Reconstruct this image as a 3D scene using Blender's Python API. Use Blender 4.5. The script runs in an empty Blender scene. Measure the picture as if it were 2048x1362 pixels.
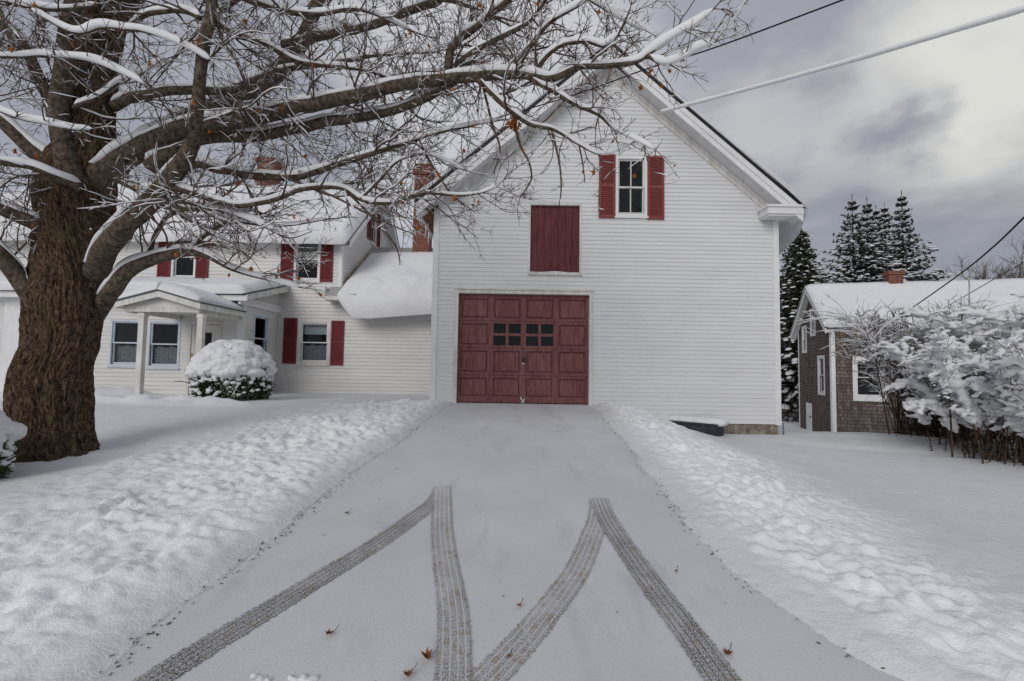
import bpy, math, random
import numpy as np
from mathutils import Vector, Matrix

# ------------------------------------------------------------------ camera, sky, sun, exposure
S = bpy.context.scene
COL = S.collection
FPX, PITCH, ROLL, CZ = 950.0, math.radians(3.13), 0.016, 1.6
cam = bpy.data.cameras.new('camera')
cam.sensor_width = 36.0
cam.lens = FPX / 2048 * 36
cam.clip_start, cam.clip_end = 0.05, 3000
camo = bpy.data.objects.new('camera', cam)
COL.objects.link(camo)
_f = Vector((0, math.cos(PITCH), math.sin(PITCH)))
_u0 = Vector((0, -math.sin(PITCH), math.cos(PITCH)))
_r0 = Vector((1, 0, 0))
_r = math.cos(ROLL) * _r0 + math.sin(ROLL) * _u0
_u = -math.sin(ROLL) * _r0 + math.cos(ROLL) * _u0
M = Matrix.Identity(4)
for i in range(3):
    M[i][0], M[i][1], M[i][2] = _r[i], _u[i], -_f[i]
M[2][3] = CZ
camo.matrix_world = M
S.camera = camo


def ray(px, py):
    return _f + float((px - 1024) / FPX) * _r - float((py - 681) / FPX) * _u


def at(px, py, Y):
    d = ray(px, py)
    p = d * float(Y / d.y)
    return Vector((p.x, p.y, p.z + CZ))


SUN_EL, SUN_AZ = math.radians(28), math.radians(-25)     # soft light from behind the camera, a little left
W = bpy.data.worlds.new('World')
S.world = W
W.use_nodes = True
nt = W.node_tree
nt.nodes.clear()


def wn(t, **k):
    n = nt.nodes.new(t)
    for a, b in k.items():
        setattr(n, a, b)
    return n


sky = wn('ShaderNodeTexSky', sky_type='NISHITA', sun_disc=False)
sky.sun_elevation = SUN_EL
sky.sun_rotation = math.radians(180) + SUN_AZ
bg1 = wn('ShaderNodeBackground')
bg1.inputs[1].default_value = 0.06
nt.links.new(sky.outputs[0], bg1.inputs[0])
tc = wn('ShaderNodeTexCoord')
sep = wn('ShaderNodeSeparateXYZ')
nt.links.new(tc.outputs['Generated'], sep.inputs[0])
mp = wn('ShaderNodeMapping')
mp.inputs['Scale'].default_value = (1, 1, 2.2)
nt.links.new(tc.outputs['Generated'], mp.inputs[0])
n1 = wn('ShaderNodeTexNoise')
n1.inputs['Scale'].default_value = 2.1
n1.inputs['Detail'].default_value = 5
n1.inputs['Roughness'].default_value = .5
n1.inputs['Distortion'].default_value = .35
nt.links.new(mp.outputs[0], n1.inputs['Vector'])
rp = wn('ShaderNodeValToRGB')
rp.color_ramp.elements[0].position = .36
rp.color_ramp.elements[0].color = (.25, .26, .30, 1)
rp.color_ramp.elements[1].position = .66
rp.color_ramp.elements[1].color = (.36, .37, .415, 1)
nt.links.new(n1.outputs[0], rp.inputs[0])


def patch(px, py, c0, c1, amt, src):
    d = ray(px, py).normalized()
    vm = wn('ShaderNodeVectorMath', operation='DOT_PRODUCT')
    vm.inputs[1].default_value = d
    nt.links.new(tc.outputs['Generated'], vm.inputs[0])
    n2 = wn('ShaderNodeMath', operation='MULTIPLY_ADD')      # ragged cloud edge
    n2.inputs[1].default_value = .13
    nt.links.new(n1.outputs[0], n2.inputs[0])
    nt.links.new(vm.outputs['Value'], n2.inputs[2])
    mr = wn('ShaderNodeMapRange', interpolation_type='SMOOTHSTEP')
    mr.inputs[1].default_value, mr.inputs[2].default_value = c0 + .065, c1 + .065
    mr.inputs[3].default_value, mr.inputs[4].default_value = 0, 1
    nt.links.new(n2.outputs[0], mr.inputs[0])
    mx = wn('ShaderNodeMix', data_type='RGBA')
    nt.links.new(mr.outputs[0], mx.inputs[0])
    nt.links.new(src, mx.inputs[6])
    mx.inputs[7].default_value = amt
    return mx.outputs[2]


c = patch(2030, 170, .962, 1.0, (.62, .615, .58, 1), rp.outputs[0])
c = patch(1560, 330, .978, 1.0, (.44, .44, .455, 1), c)
c = patch(1010, 240, .93, .995, (.47, .475, .50, 1), c)
c = patch(1750, 470, .985, 1.0, (.255, .265, .305, 1), c)
zz = wn('ShaderNodeMapRange')                                 # an overcast sky is brighter overhead
zz.inputs[1].default_value, zz.inputs[2].default_value = .45, 1
zz.inputs[3].default_value, zz.inputs[4].default_value = 1.0, 1.15
nt.links.new(sep.outputs['Z'], zz.inputs[0])
mul = wn('ShaderNodeVectorMath', operation='SCALE')
nt.links.new(c, mul.inputs[0])
nt.links.new(zz.outputs[0], mul.inputs['Scale'])
bg2 = wn('ShaderNodeBackground')
bg2.inputs[1].default_value = 1.0
nt.links.new(mul.outputs[0], bg2.inputs[0])
ms = wn('ShaderNodeMixShader')
ms.inputs[0].default_value = .93
nt.links.new(bg1.outputs[0], ms.inputs[1])
nt.links.new(bg2.outputs[0], ms.inputs[2])
wo = wn('ShaderNodeOutputWorld')
nt.links.new(ms.outputs[0], wo.inputs[0])

sl = bpy.data.lights.new('sun', 'SUN')
sl.energy, sl.angle, sl.color = 1.1, math.radians(34), (1, .97, .93)
so = bpy.data.objects.new('sun', sl)
COL.objects.link(so)
_sd = Vector((math.sin(SUN_AZ) * math.cos(SUN_EL), -math.cos(SUN_AZ) * math.cos(SUN_EL), math.sin(SUN_EL)))
so.rotation_euler = _sd.to_track_quat('Z', 'Y').to_euler()
so.location = (0, 0, 30)
S.view_settings.view_transform = 'Standard'
S.view_settings.look = 'None'
S.view_settings.gamma = 1
S.view_settings.exposure = 0.30
S.cycles.use_denoising = True
S.cycles.max_bounces = 8
S.cycles.transparent_max_bounces = 16

rnd = random.Random(7)
rng = np.random.default_rng(11)

# ------------------------------------------------------------------ noise in numpy
_tab = rng.random((256, 256))


def vnoise(x, y):
    x = np.asarray(x, float); y = np.asarray(y, float)
    xi = np.floor(x).astype(int); yi = np.floor(y).astype(int)
    fx = x - xi; fy = y - yi
    fx = fx * fx * (3 - 2 * fx); fy = fy * fy * (3 - 2 * fy)
    a = _tab[xi & 255, yi & 255]; b = _tab[(xi + 1) & 255, yi & 255]
    c_ = _tab[xi & 255, (yi + 1) & 255]; d = _tab[(xi + 1) & 255, (yi + 1) & 255]
    return (a * (1 - fx) + b * fx) * (1 - fy) + (c_ * (1 - fx) + d * fx) * fy


def fbm(x, y, o=4):
    s = 0; a = .5
    for k in range(o):
        s = s + a * (vnoise(x * 2 ** k + 17 * k, y * 2 ** k + 31 * k) - .5)
        a *= .5
    return s


def sstep(a, b, x):
    t = np.clip((np.asarray(x, float) - a) / (b - a), 0, 1)
    return t * t * (3 - 2 * t)


# ------------------------------------------------------------------ mesh builder
class MB:
    def __init__(s):
        s.V = []; s.Q = []; s.T = []; s.n = 0; s.uv = None

    def add(s, v, q=None, t=None):
        v = np.asarray(v, float).reshape(-1, 3)
        s.V.append(v)
        if q is not None and len(q):
            s.Q.append(np.asarray(q, int) + s.n)
        if t is not None and len(t):
            s.T.append(np.asarray(t, int) + s.n)
        s.n += len(v)

    def quad(s, a, b, c_, d):
        s.add([a, b, c_, d], [[0, 1, 2, 3]])

    def box(s, x0, x1, y0, y1, z0, z1):
        s.obox((x0, y0, z0), (x1 - x0, 0, 0), (0, y1 - y0, 0), (0, 0, z1 - z0))

    def obox(s, o, u, v, w):
        o, u, v, w = [np.array(k, float) for k in (o, u, v, w)]
        if np.dot(np.cross(u, v), w) < 0:
            u, v = v, u
        P = [o, o + u, o + u + v, o + v, o + w, o + u + w, o + u + v + w, o + v + w]
        s.add(P, [[3, 2, 1, 0], [4, 5, 6, 7], [0, 1, 5, 4], [1, 2, 6, 5], [2, 3, 7, 6], [3, 0, 4, 7]])

    def tube(s, p, r, k=6, cap=True):
        p = np.asarray(p, float); n = len(p)
        r = np.broadcast_to(np.asarray(r, float), (n,))
        t = np.gradient(p, axis=0)
        t /= np.linalg.norm(t, axis=1)[:, None] + 1e-9
        ref = np.array([0.31, .23, .92]) if abs(t[:, 2]).mean() < .8 else np.array([.93, .3, .1])
        a = np.cross(t, ref); a /= np.linalg.norm(a, axis=1)[:, None] + 1e-9
        b = np.cross(t, a)
        th = np.arange(k) * 2 * np.pi / k
        ring = p[:, None, :] + r[:, None, None] * (np.cos(th)[None, :, None] * a[:, None, :] + np.sin(th)[None, :, None] * b[:, None, :])
        s._rings(ring, cap)

    def _rings(s, ring, cap=True):
        n, k = ring.shape[:2]
        i = np.arange(n - 1)[:, None] * k; j = np.arange(k)[None, :]; j2 = (j + 1) % k
        q = np.stack([i + j, i + j2, i + k + j2, i + k + j], -1).reshape(-1, 4)
        v = ring.reshape(-1, 3)
        tt = None
        if cap:
            v = np.vstack([v, ring[0].mean(0), ring[-1].mean(0)])
            m = n * k
            a = np.arange(k); b = (a + 1) % k
            tt = np.vstack([np.stack([np.full(k, m), b, a], -1), np.stack([np.full(k, m + 1), (n - 1) * k + a, (n - 1) * k + b], -1)])
        s.add(v, q, tt)

    def snowtube(s, p, r, w, h, k=7):
        """snow lying along the top of a branch: elliptical, offset to the upper side"""
        p = np.asarray(p, float); n = len(p)
        t = np.gradient(p, axis=0); t /= np.linalg.norm(t, axis=1)[:, None] + 1e-9
        lat = np.cross(t, [0, 0, 1.0]); lat /= np.linalg.norm(lat, axis=1)[:, None] + 1e-6
        up = np.cross(lat, t)
        c0 = p + up * (np.asarray(r) * .75)[:, None]
        th = np.arange(k) * 2 * np.pi / k
        cs, sn = np.cos(th), np.sin(th)
        sn = np.where(sn < 0, sn * .45, sn)
        ring = c0[:, None, :] + np.asarray(w)[:, None, None] * cs[None, :, None] * lat[:, None, :] + np.asarray(h)[:, None, None] * sn[None, :, None] * up[:, None, :]
        s._rings(ring, True)

    def grid(s, P, flip=False):
        P = np.asarray(P, float); n, m = P.shape[:2]
        i = np.arange(n - 1)[:, None] * m; j = np.arange(m - 1)[None, :]
        q = np.stack([i + j, i + j + 1, i + m + j + 1, i + m + j], -1).reshape(-1, 4)
        if flip:
            q = q[:, ::-1]
        s.add(P.reshape(-1, 3), q)

    def blob(s, c_, rx, ry, rz, seed=0, amp=.18, nu=10, nv=7):
        u = np.arange(nu) * 2 * np.pi / nu
        v = np.linspace(0, np.pi, nv + 2)[1:-1]
        uu, vv = np.meshgrid(u, v, indexing='xy')
        r = 1 + amp * 2 * (vnoise(uu * 1.1 + seed * 3.7, vv * 1.6 + seed * 1.3) - .5)
        ring = np.stack([c_[0] + rx * r * np.sin(vv) * np.cos(uu), c_[1] + ry * r * np.sin(vv) * np.sin(uu), c_[2] - rz * r * np.cos(vv)], -1)
        s._rings(ring, True)

    def build(s, name, mat, parent=None, smooth=False, kind=None, label=None, uv=None):
        V = np.vstack(s.V)
        off = np.zeros(3)
        q = parent
        while q is not None:
            off += np.array(q.location); q = q.parent
        V = V - off
        me = bpy.data.meshes.new(name)
        nq = sum(len(a) for a in s.Q); ntr = sum(len(a) for a in s.T)
        me.vertices.add(len(V)); me.vertices.foreach_set('co', V.ravel())
        li = np.concatenate([a.ravel() for a in s.Q] + [a.ravel() for a in s.T])
        me.loops.add(len(li)); me.loops.foreach_set('vertex_index', li.astype(np.int32))
        st = np.concatenate([np.arange(nq) * 4, nq * 4 + np.arange(ntr) * 3]).astype(np.int32)
        me.polygons.add(nq + ntr); me.polygons.foreach_set('loop_start', st)
        me.polygons.foreach_set('use_smooth', np.full(nq + ntr, bool(smooth)))
        if uv is not None:
            l = me.uv_layers.new(name='UVMap')
            l.data.foreach_set('uv', np.asarray(uv, float)[li].ravel())
        me.update(calc_edges=True)
        me.validate()
        me.materials.append(mat)
        o = bpy.data.objects.new(name, me)
        COL.objects.link(o)
        if parent is not None:
            o.parent = parent
        if kind:
            o['kind'] = kind
        if label:
            o['label'] = label
        return o


def tag(o, label, cat, group=None):
    o['label'] = label; o['category'] = cat
    if group:
        o['group'] = group
    return o


def thing(name, label, cat, loc, group=None):
    o = bpy.data.objects.new(name, None)
    o.empty_display_size = .2
    COL.objects.link(o)
    o.location = loc
    return tag(o, label, cat, group)


def remesh(o, vox, smooth=2):
    m = o.modifiers.new('r', 'REMESH'); m.mode = 'VOXEL'; m.voxel_size = vox; m.use_smooth_shade = True
    if smooth:
        k = o.modifiers.new('s', 'SMOOTH'); k.iterations = smooth; k.factor = .5
    dg = bpy.context.evaluated_depsgraph_get()
    me = bpy.data.meshes.new_from_object(o.evaluated_get(dg))
    o.modifiers.clear()
    old = o.data
    o.data = me
    bpy.data.meshes.remove(old)


# ------------------------------------------------------------------ materials
def mat(name, col, rough=.6, spec=.3):
    m = bpy.data.materials.new(name)
    m.use_nodes = True
    b = m.node_tree.nodes['Principled BSDF']
    b.inputs['Base Color'].default_value = (*col, 1)
    b.inputs['Roughness'].default_value = rough
    b.inputs['Specular IOR Level'].default_value = spec
    return m


class NT:
    """small helper for node graphs on a principled material"""
    def __init__(s, m):
        s.t = m.node_tree; s.b = s.t.nodes['Principled BSDF']

    def n(s, t, **k):
        q = s.t.nodes.new(t)
        for a, b in k.items():
            setattr(q, a, b)
        return q

    def l(s, a, b):
        s.t.links.new(a, b)

    def coord(s, scale=(1, 1, 1), out='Object', rot=(0, 0, 0)):
        c_ = s.n('ShaderNodeTexCoord'); m = s.n('ShaderNodeMapping')
        m.inputs['Scale'].default_value = scale; m.inputs['Rotation'].default_value = rot
        s.l(c_.outputs[out], m.inputs[0])
        return m.outputs[0]

    def noise(s, v, scale, detail=4, rough=.55, dist=0):
        q = s.n('ShaderNodeTexNoise')
        q.inputs['Scale'].default_value = scale; q.inputs['Detail'].default_value = detail
        q.inputs['Roughness'].default_value = rough; q.inputs['Distortion'].default_value = dist
        s.l(v, q.inputs['Vector'])
        return q.outputs[0]

    def ramp(s, v, stops):
        q = s.n('ShaderNodeValToRGB'); e = q.color_ramp.elements
        while len(e) < len(stops):
            e.new(.5)
        for k, (p, c_) in enumerate(stops):
            e[k].position = p; e[k].color = (*c_, 1) if len(c_) == 3 else c_
        s.l(v, q.inputs[0])
        return q.outputs[0]

    def mix(s, f, a, b, mode='MIX'):
        q = s.n('ShaderNodeMix', data_type='RGBA', blend_type=mode)
        for i, v in ((0, f), (6, a), (7, b)):
            if isinstance(v, (int, float)):
                q.inputs[i].default_value = v
            elif isinstance(v, tuple):
                q.inputs[i].default_value = (*v, 1)
            else:
                s.l(v, q.inputs[i])
        return q.outputs[2]

    def math(s, op, a, b=0.0, c_=None):
        q = s.n('ShaderNodeMath', operation=op)
        for i, v in enumerate((a, b, c_)):
            if v is None:
                continue
            if isinstance(v, (int, float)):
                q.inputs[i].default_value = v
            else:
                s.l(v, q.inputs[i])
        return q.outputs[0]

    def bump(s, h, dist, strength=1.0):
        q = s.n('ShaderNodeBump')
        q.inputs['Distance'].default_value = dist; q.inputs['Strength'].default_value = strength
        s.l(h, q.inputs['Height'])
        s.l(q.outputs[0], s.b.inputs['Normal'])

    def color(s, v):
        s.l(v, s.b.inputs['Base Color'])


def noisy(name, c0, c1, scale=8, rough=.7, spec=.25, bump=0, stretch=(1, 1, 1), lo=.35, hi=.65, detail=5, bscale=None):
    m = mat(name, c0, rough, spec); g = NT(m)
    v = g.coord(stretch)
    f = g.noise(v, scale, detail)
    g.color(g.ramp(f, [(lo, c0), (hi, c1)]))
    if bump:
        g.bump(f if bscale is None else g.noise(v, bscale, detail), bump)
    return m


def snow_mat(name, col, b1=.02, b2=.006, s1=9, s2=60):
    m = mat(name, col, .75, .15); g = NT(m)
    v = g.coord()
    f = g.noise(v, 3.0, 4)
    d = tuple(k * .93 for k in col)
    g.color(g.ramp(f, [(.3, d), (.7, col)]))
    a = g.noise(v, s1, 4); b = g.noise(v, s2, 3)
    h = g.math('MULTIPLY_ADD', a, b1 / b2, b)
    g.bump(h, b2)
    return m


SNOW = snow_mat('snow', (.76, .765, .775))
GSNOW = snow_mat('ground_snow', (.70, .705, .715), .012, .006, 14, 70)
g = NT(GSNOW)
_at = g.n('ShaderNodeAttribute', attribute_name='churned')
_src = g.b.inputs['Base Color'].links[0].from_socket
g.color(g.mix(_at.outputs['Fac'], _src, (.87, .873, .878)))
SNOWB = snow_mat('branch_snow', (.80, .805, .815), .004, .002, 30, 150)

# drive: thin packed dusting over asphalt
DRIVE = mat('thin_snow_on_asphalt', (.45, .46, .48), .8, .1)
g = NT(DRIVE)
v = g.coord()
f1 = g.noise(v, 1.3, 5); f2 = g.noise(v, 45, 3); f3 = g.noise(v, 14, 2)
c = g.ramp(f1, [(.3, (.565, .57, .58)), (.7, (.64, .645, .655))])
c = g.mix(g.ramp(g.noise(g.coord((1, .35, 1)), 3.2, 5, .65), [(.55, (0, 0, 0)), (.75, (.5, .5, .5))]), c, (.40, .40, .405))
c = g.mix(g.ramp(f2, [(.62, (0, 0, 0)), (.75, (.35, .35, .35))]), c, (.42, .42, .43))
c = g.mix(g.ramp(f3, [(.745, (0, 0, 0)), (.775, (1, 1, 1))]), c, (.18, .16, .14))
g.color(c)
g.bump(g.noise(v, 120, 3), .003)

SIDING = mat('white_vinyl_siding', (.74, .74, .725), .45, .35)
g = NT(SIDING)
v = g.coord()
f = g.noise(g.coord((.6, .6, 2.5)), 1.2, 5)
c = g.ramp(f, [(.3, (.645, .65, .645)), (.65, (.70, .705, .705))])
c = g.mix(g.ramp(g.noise(g.coord((14, 14, .5)), 1.0, 4), [(.55, (0, 0, 0)), (.8, (.3, .3, .3))]), c, (.60, .60, .575))
g.color(c)
SIDING2 = mat('cream_white_siding', (.70, .69, .655), .5, .3)
g = NT(SIDING2)
f = g.noise(g.coord((.6, .6, 2.5)), 1.5, 5)
g.color(g.ramp(f, [(.3, (.61, .60, .57)), (.65, (.68, .675, .655))]))
TRIM = noisy('white_painted_trim', (.70, .70, .69), (.78, .78, .775), 4, .5, .3)
TRIMD = noisy('dirty_white_trim', (.55, .53, .48), (.72, .715, .69), 3, .6, .25, stretch=(3, 3, .6))
SOFFIT = noisy('white_soffit', (.66, .66, .65), (.72, .72, .715), 5, .6)
ROT = noisy('weathered_brown_soffit', (.05, .03, .02), (.20, .11, .05), 9, .9, .1)
EDGE = mat('black_drip_edge', (.012, .012, .016), .5)
GREEN = mat('green_metal_edge', (.06, .09, .08), .5)
CONC = noisy('stained_concrete', (.13, .10, .075), (.30, .27, .22), 7, .95, .1, .02)
ROOFS = noisy('grey_roofing', (.30, .30, .29), (.42, .42, .40), 10, .9, .1, .004)


def red_paint(name, c0, c1, dark, streak=True, grain=60):
    m = mat(name, c0, .62, .25); g = NT(m)
    v = g.coord((1, 1, .06))
    a = g.noise(g.coord((1, 1, .35)), 2.2, 4)
    c_ = g.ramp(a, [(.3, c0), (.7, c1)])
    b = g.noise(v, grain, 4, .6)
    c_ = g.mix(g.ramp(b, [(.38, (.75, .75, .75)), (.55, (0, 0, 0))]), c_, dark)
    if streak:
        w = g.noise(g.coord((9, 9, 1.1)), 1.7, 5, .65)
        c_ = g.mix(g.ramp(w, [(.60, (0, 0, 0)), (.68, (.85, .85, .85))]), c_, dark)
    g.color(c_)
    g.bump(b, .002)
    return m


GARRED = red_paint('worn_red_door_paint', (.185, .072, .066), (.235, .112, .102), (.105, .024, .026))
LOFTRED = red_paint('dark_red_plank_paint', (.120, .030, .032), (.150, .046, .047), (.06, .008, .012))
SHUTRED = red_paint('red_shutter_paint', (.22, .050, .044), (.25, .070, .062), (.17, .036, .033), False)
SHUTDK = red_paint('deep_red_shutter_paint', (.17, .026, .030), (.195, .036, .040), (.13, .02, .022), False)

BRICK = mat('brick', (.3, .1, .06), .85, .15)
g = NT(BRICK)
tcn = g.n('ShaderNodeTexCoord'); sp = g.n('ShaderNodeSeparateXYZ'); g.l(tcn.outputs['Object'], sp.inputs[0])
cb = g.n('ShaderNodeCombineXYZ'); g.l(g.math('ADD', sp.outputs[0], sp.outputs[1]), cb.inputs[0]); g.l(sp.outputs[2], cb.inputs[1])
bt = g.n('ShaderNodeTexBrick'); g.l(cb.outputs[0], bt.inputs['Vector'])
bt.inputs['Color1'].default_value = (.24, .075, .045, 1); bt.inputs['Color2'].default_value = (.17, .045, .028, 1)
bt.inputs['Mortar'].default_value = (.30, .24, .20, 1); bt.inputs['Scale'].default_value = 1
bt.inputs['Brick Width'].default_value = .21; bt.inputs['Row Height'].default_value = .075; bt.inputs['Mortar Size'].default_value = .007
g.color(g.mix(g.ramp(g.noise(g.coord(), 12, 4), [(.4, (0, 0, 0)), (.7, (.5, .5, .5))]), bt.outputs[0], (.12, .05, .04)))
g.bump(bt.outputs['Fac'], -.006)

def shingle(name, gold):
    m = mat(name, (.15, .12, .11), .9, .1)
    g = NT(m)
    tcn = g.n('ShaderNodeTexCoord'); sp = g.n('ShaderNodeSeparateXYZ'); g.l(tcn.outputs['Object'], sp.inputs[0])
    cb = g.n('ShaderNodeCombineXYZ'); g.l(g.math('ADD', sp.outputs[0], sp.outputs[1]), cb.inputs[0]); g.l(sp.outputs[2], cb.inputs[1])
    bt = g.n('ShaderNodeTexBrick'); g.l(cb.outputs[0], bt.inputs['Vector'])
    bt.inputs['Color1'].default_value = (.135, .105, .092, 1); bt.inputs['Color2'].default_value = (.24, .195, .175, 1)
    bt.inputs['Mortar'].default_value = (.03, .024, .02, 1); bt.inputs['Scale'].default_value = 1
    bt.inputs['Brick Width'].default_value = .11; bt.inputs['Row Height'].default_value = .125; bt.inputs['Mortar Size'].default_value = .004
    bt.offset = .37; bt.squash = 1
    c = g.mix(g.ramp(g.noise(g.coord((8, 8, .8)), 2, 4), [(.35, (.7, .7, .7)), (.6, (0, 0, 0))]), bt.outputs[0], (.07, .055, .048))
    if gold:
        hb = g.math('ADD', sp.outputs[2], g.math('MULTIPLY', g.noise(g.coord(), 2.0, 3), .9))   # shingles kept golden under the eave
        c = g.mix(g.ramp(g.math('MULTIPLY', g.math('SUBTRACT', hb, 3.85), 3.0), [(0, (0, 0, 0)), (.6, (.85, .85, .85))]), c, (.40, .24, .10))
    g.color(c)
    g.bump(bt.outputs['Fac'], -.01)
    return m


SHINGLE = shingle('weathered_cedar_shingle', True)
SHINGLE2 = shingle('dark_cedar_shingle', False)

BARK = mat('maple_bark', (.09, .06, .04), .95, .08)
g = NT(BARK)
v = g.coord((1, 1, 1), 'UV')
w_ = g.n('ShaderNodeMapping'); w_.inputs['Scale'].default_value = (1.0, .36, 1); g.l(v, w_.inputs[0])
a = g.noise(w_.outputs[0], 40, 6, .65, .6)
w2 = g.n('ShaderNodeMapping'); w2.inputs['Scale'].default_value = (1.0, .6, 1); g.l(v, w2.inputs[0])
a2 = g.noise(w2.outputs[0], 130, 4, .65, .4)
aa = g.math('ADD', g.math('MULTIPLY', a, .55), g.math('MULTIPLY', a2, .45))
c = g.ramp(aa, [(.41, (.012, .008, .005)), (.48, (.075, .048, .030)), (.54, (.16, .105, .068)), (.62, (.30, .21, .15))])
c = g.mix(g.ramp(g.noise(g.coord(), 4.5, 6, .75), [(.52, (0, 0, 0)), (.66, (.6, .6, .6))]), c, (.11, .10, .045))
c = g.mix(g.ramp(g.noise(g.coord((1, 1, .6), rot=(0, 0, .5)), 2.3, 5, .7), [(.60, (0, 0, 0)), (.72, (.55, .55, .55))]), c, (.25, .20, .16))
g.color(c)
g.bump(aa, .05)
LIMB = mat('limb_bark', (.085, .066, .05), .95, .08)
g = NT(LIMB)
a = g.noise(g.coord(), 22, 5, .65)
c = g.ramp(a, [(.33, (.03, .022, .016)), (.5, (.092, .071, .052)), (.7, (.175, .145, .11))])
c = g.mix(g.ramp(g.noise(g.coord(), 9, 4, .7), [(.6, (0, 0, 0)), (.68, (.55, .55, .55))]), c, (.15, .15, .10))
g.color(c); g.bump(a, .008)
TWIG = noisy('twig_bark', (.068, .050, .040), (.14, .10, .078), 14, .9, .1)
LEAFB = noisy('withered_maple_leaf', (.16, .045, .012), (.42, .15, .04), 25, .75, .2)
LEAFD = noisy('dark_fallen_leaf', (.07, .025, .012), (.30, .10, .03), 40, .8, .2)
YEW = noisy('yew_needles', (.022, .042, .016), (.06, .085, .03), 30, .7, .25)
SPRUCE = noisy('spruce_needles', (.020, .027, .020), (.055, .065, .048), 6, .8, .2)
CEDAR = noisy('cedar_foliage', (.026, .030, .020), (.065, .068, .042), 6, .8, .2)
STEM = noisy('brown_stems', (.035, .025, .019), (.105, .072, .05), 18, .9, .1)
STONE = noisy('field_stone', (.06, .058, .055), (.2, .19, .18), 6, .95, .1, .02)
BLACKPL = noisy('dark_grey_trough', (.018, .022, .028), (.04, .046, .055), 10, .6, .3)
CURTAIN = noisy('lace_curtain', (.16, .165, .17), (.42, .43, .43), 40, .9, .1)
SHADE = mat('cream_window_shade', (.42, .42, .36), .8)
SHADEW = mat('white_window_shade', (.62, .66, .67), .8)
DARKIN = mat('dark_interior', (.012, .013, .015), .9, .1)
BRASS = mat('brass', (.55, .36, .10), .35); BRASS.node_tree.nodes['Principled BSDF'].inputs['Metallic'].default_value = .8
KNOB = mat('pale_knob', (.65, .63, .58), .4)
IRON = mat('dark_iron', (.03, .03, .032), .5)
BLUEPIPE = mat('faded_blue_pipe', (.10, .17, .20), .6)
BLUEFRAME = noisy('pale_blue_window_frame', (.50, .56, .62), (.60, .65, .70), 5, .5)
REDIN = noisy('red_curtain', (.20, .045, .025), (.34, .09, .05), 10, .9, stretch=(6, 6, .5))
WIRE = mat('black_cable', (.015, .015, .018), .7)
FROST = mat('ice', (.75, .79, .82), .15, .5)
LAMPGL = mat('amber_lamp_glass', (.24, .20, .13), .35)

GLASS = bpy.data.materials.new('window_glass')
GLASS.use_nodes = True
_t = GLASS.node_tree
_t.nodes.clear()
_o = _t.nodes.new('ShaderNodeOutputMaterial'); _m = _t.nodes.new('ShaderNodeMixShader')
_tr = _t.nodes.new('ShaderNodeBsdfTransparent'); _gl = _t.nodes.new('ShaderNodeBsdfGlossy'); _fr = _t.nodes.new('ShaderNodeFresnel')
_tr.inputs[0].default_value = (.85, .88, .9, 1); _gl.inputs['Roughness'].default_value = .02; _fr.inputs[0].default_value = 1.36
_t.links.new(_fr.outputs[0], _m.inputs[0]); _t.links.new(_tr.outputs[0], _m.inputs[1]); _t.links.new(_gl.outputs[0], _m.inputs[2])
_t.links.new(_m.outputs[0], _o.inputs[0])

# ------------------------------------------------------------------ building helpers
class Wall:
    """a wall frame: O origin, U along the wall, N outward"""
    def __init__(s, O, U, N):
        s.O = np.array(O, float); s.U = np.array(U, float); s.N = np.array(N, float)

    def p(s, u, v, w=0.0):
        return s.O + s.U * u + s.N * w + np.array([0, 0, v])

    def box(s, mb, u0, u1, v0, v1, w0, w1):
        mb.obox(s.p(u0, v0, w0), s.U * (u1 - u0), s.N * (w1 - w0), (0, 0, v1 - v0))


def siding(mb, w, ul, ur, z0, z1, opens, pitch, prot=.013, brk=()):
    z = z0
    flip = np.dot(np.cross(w.U, [0, 0, 1]), w.N) < 0

    def q(a, b, c_, d):
        mb.quad(*((a, b, c_, d) if not flip else (d, c_, b, a)))
    while z < z1 - 1e-6:
        zt = min(z + pitch, z1)
        zs = sorted({z, zt} | {k for o in opens for k in (o[2], o[3]) if z < k < zt} | {k for k in brk if z < k < zt})
        for a, b in zip(zs[:-1], zs[1:]):
            zm = (a + b) / 2
            pa = prot * (1 - (a - z) / pitch) + .001; pb = prot * (1 - (b - z) / pitch) + .001
            segs = [(ul(a), ur(a), ul(b), ur(b))]
            for o in opens:
                if o[2] < zm < o[3]:
                    ns = []
                    for s4 in segs:
                        la, ra, lb, rb = s4
                        if o[1] <= min(la, lb) or o[0] >= max(ra, rb):
                            ns.append(s4); continue
                        if o[0] > max(la, lb):
                            ns.append((la, o[0], lb, o[0]))
                        if o[1] < min(ra, rb):
                            ns.append((o[1], ra, o[1], rb))
                    segs = ns
            for la, ra, lb, rb in segs:
                if ra - la < 1e-4 and rb - lb < 1e-4:
                    continue
                q(w.p(la, a, pa), w.p(ra, a, pa), w.p(rb, b, pb), w.p(lb, b, pb))
                if a == z:
                    q(w.p(la, a, -.004), w.p(ra, a, -.004), w.p(ra, a, pa), w.p(la, a, pa))
        z = zt


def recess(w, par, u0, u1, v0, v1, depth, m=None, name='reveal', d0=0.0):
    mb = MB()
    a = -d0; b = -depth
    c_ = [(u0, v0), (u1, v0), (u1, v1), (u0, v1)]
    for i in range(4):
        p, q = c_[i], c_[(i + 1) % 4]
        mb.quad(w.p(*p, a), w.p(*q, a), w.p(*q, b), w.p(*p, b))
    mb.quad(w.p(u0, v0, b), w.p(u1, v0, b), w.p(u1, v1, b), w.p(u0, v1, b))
    return mb.build(name, m or DARKIN, par)


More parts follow.
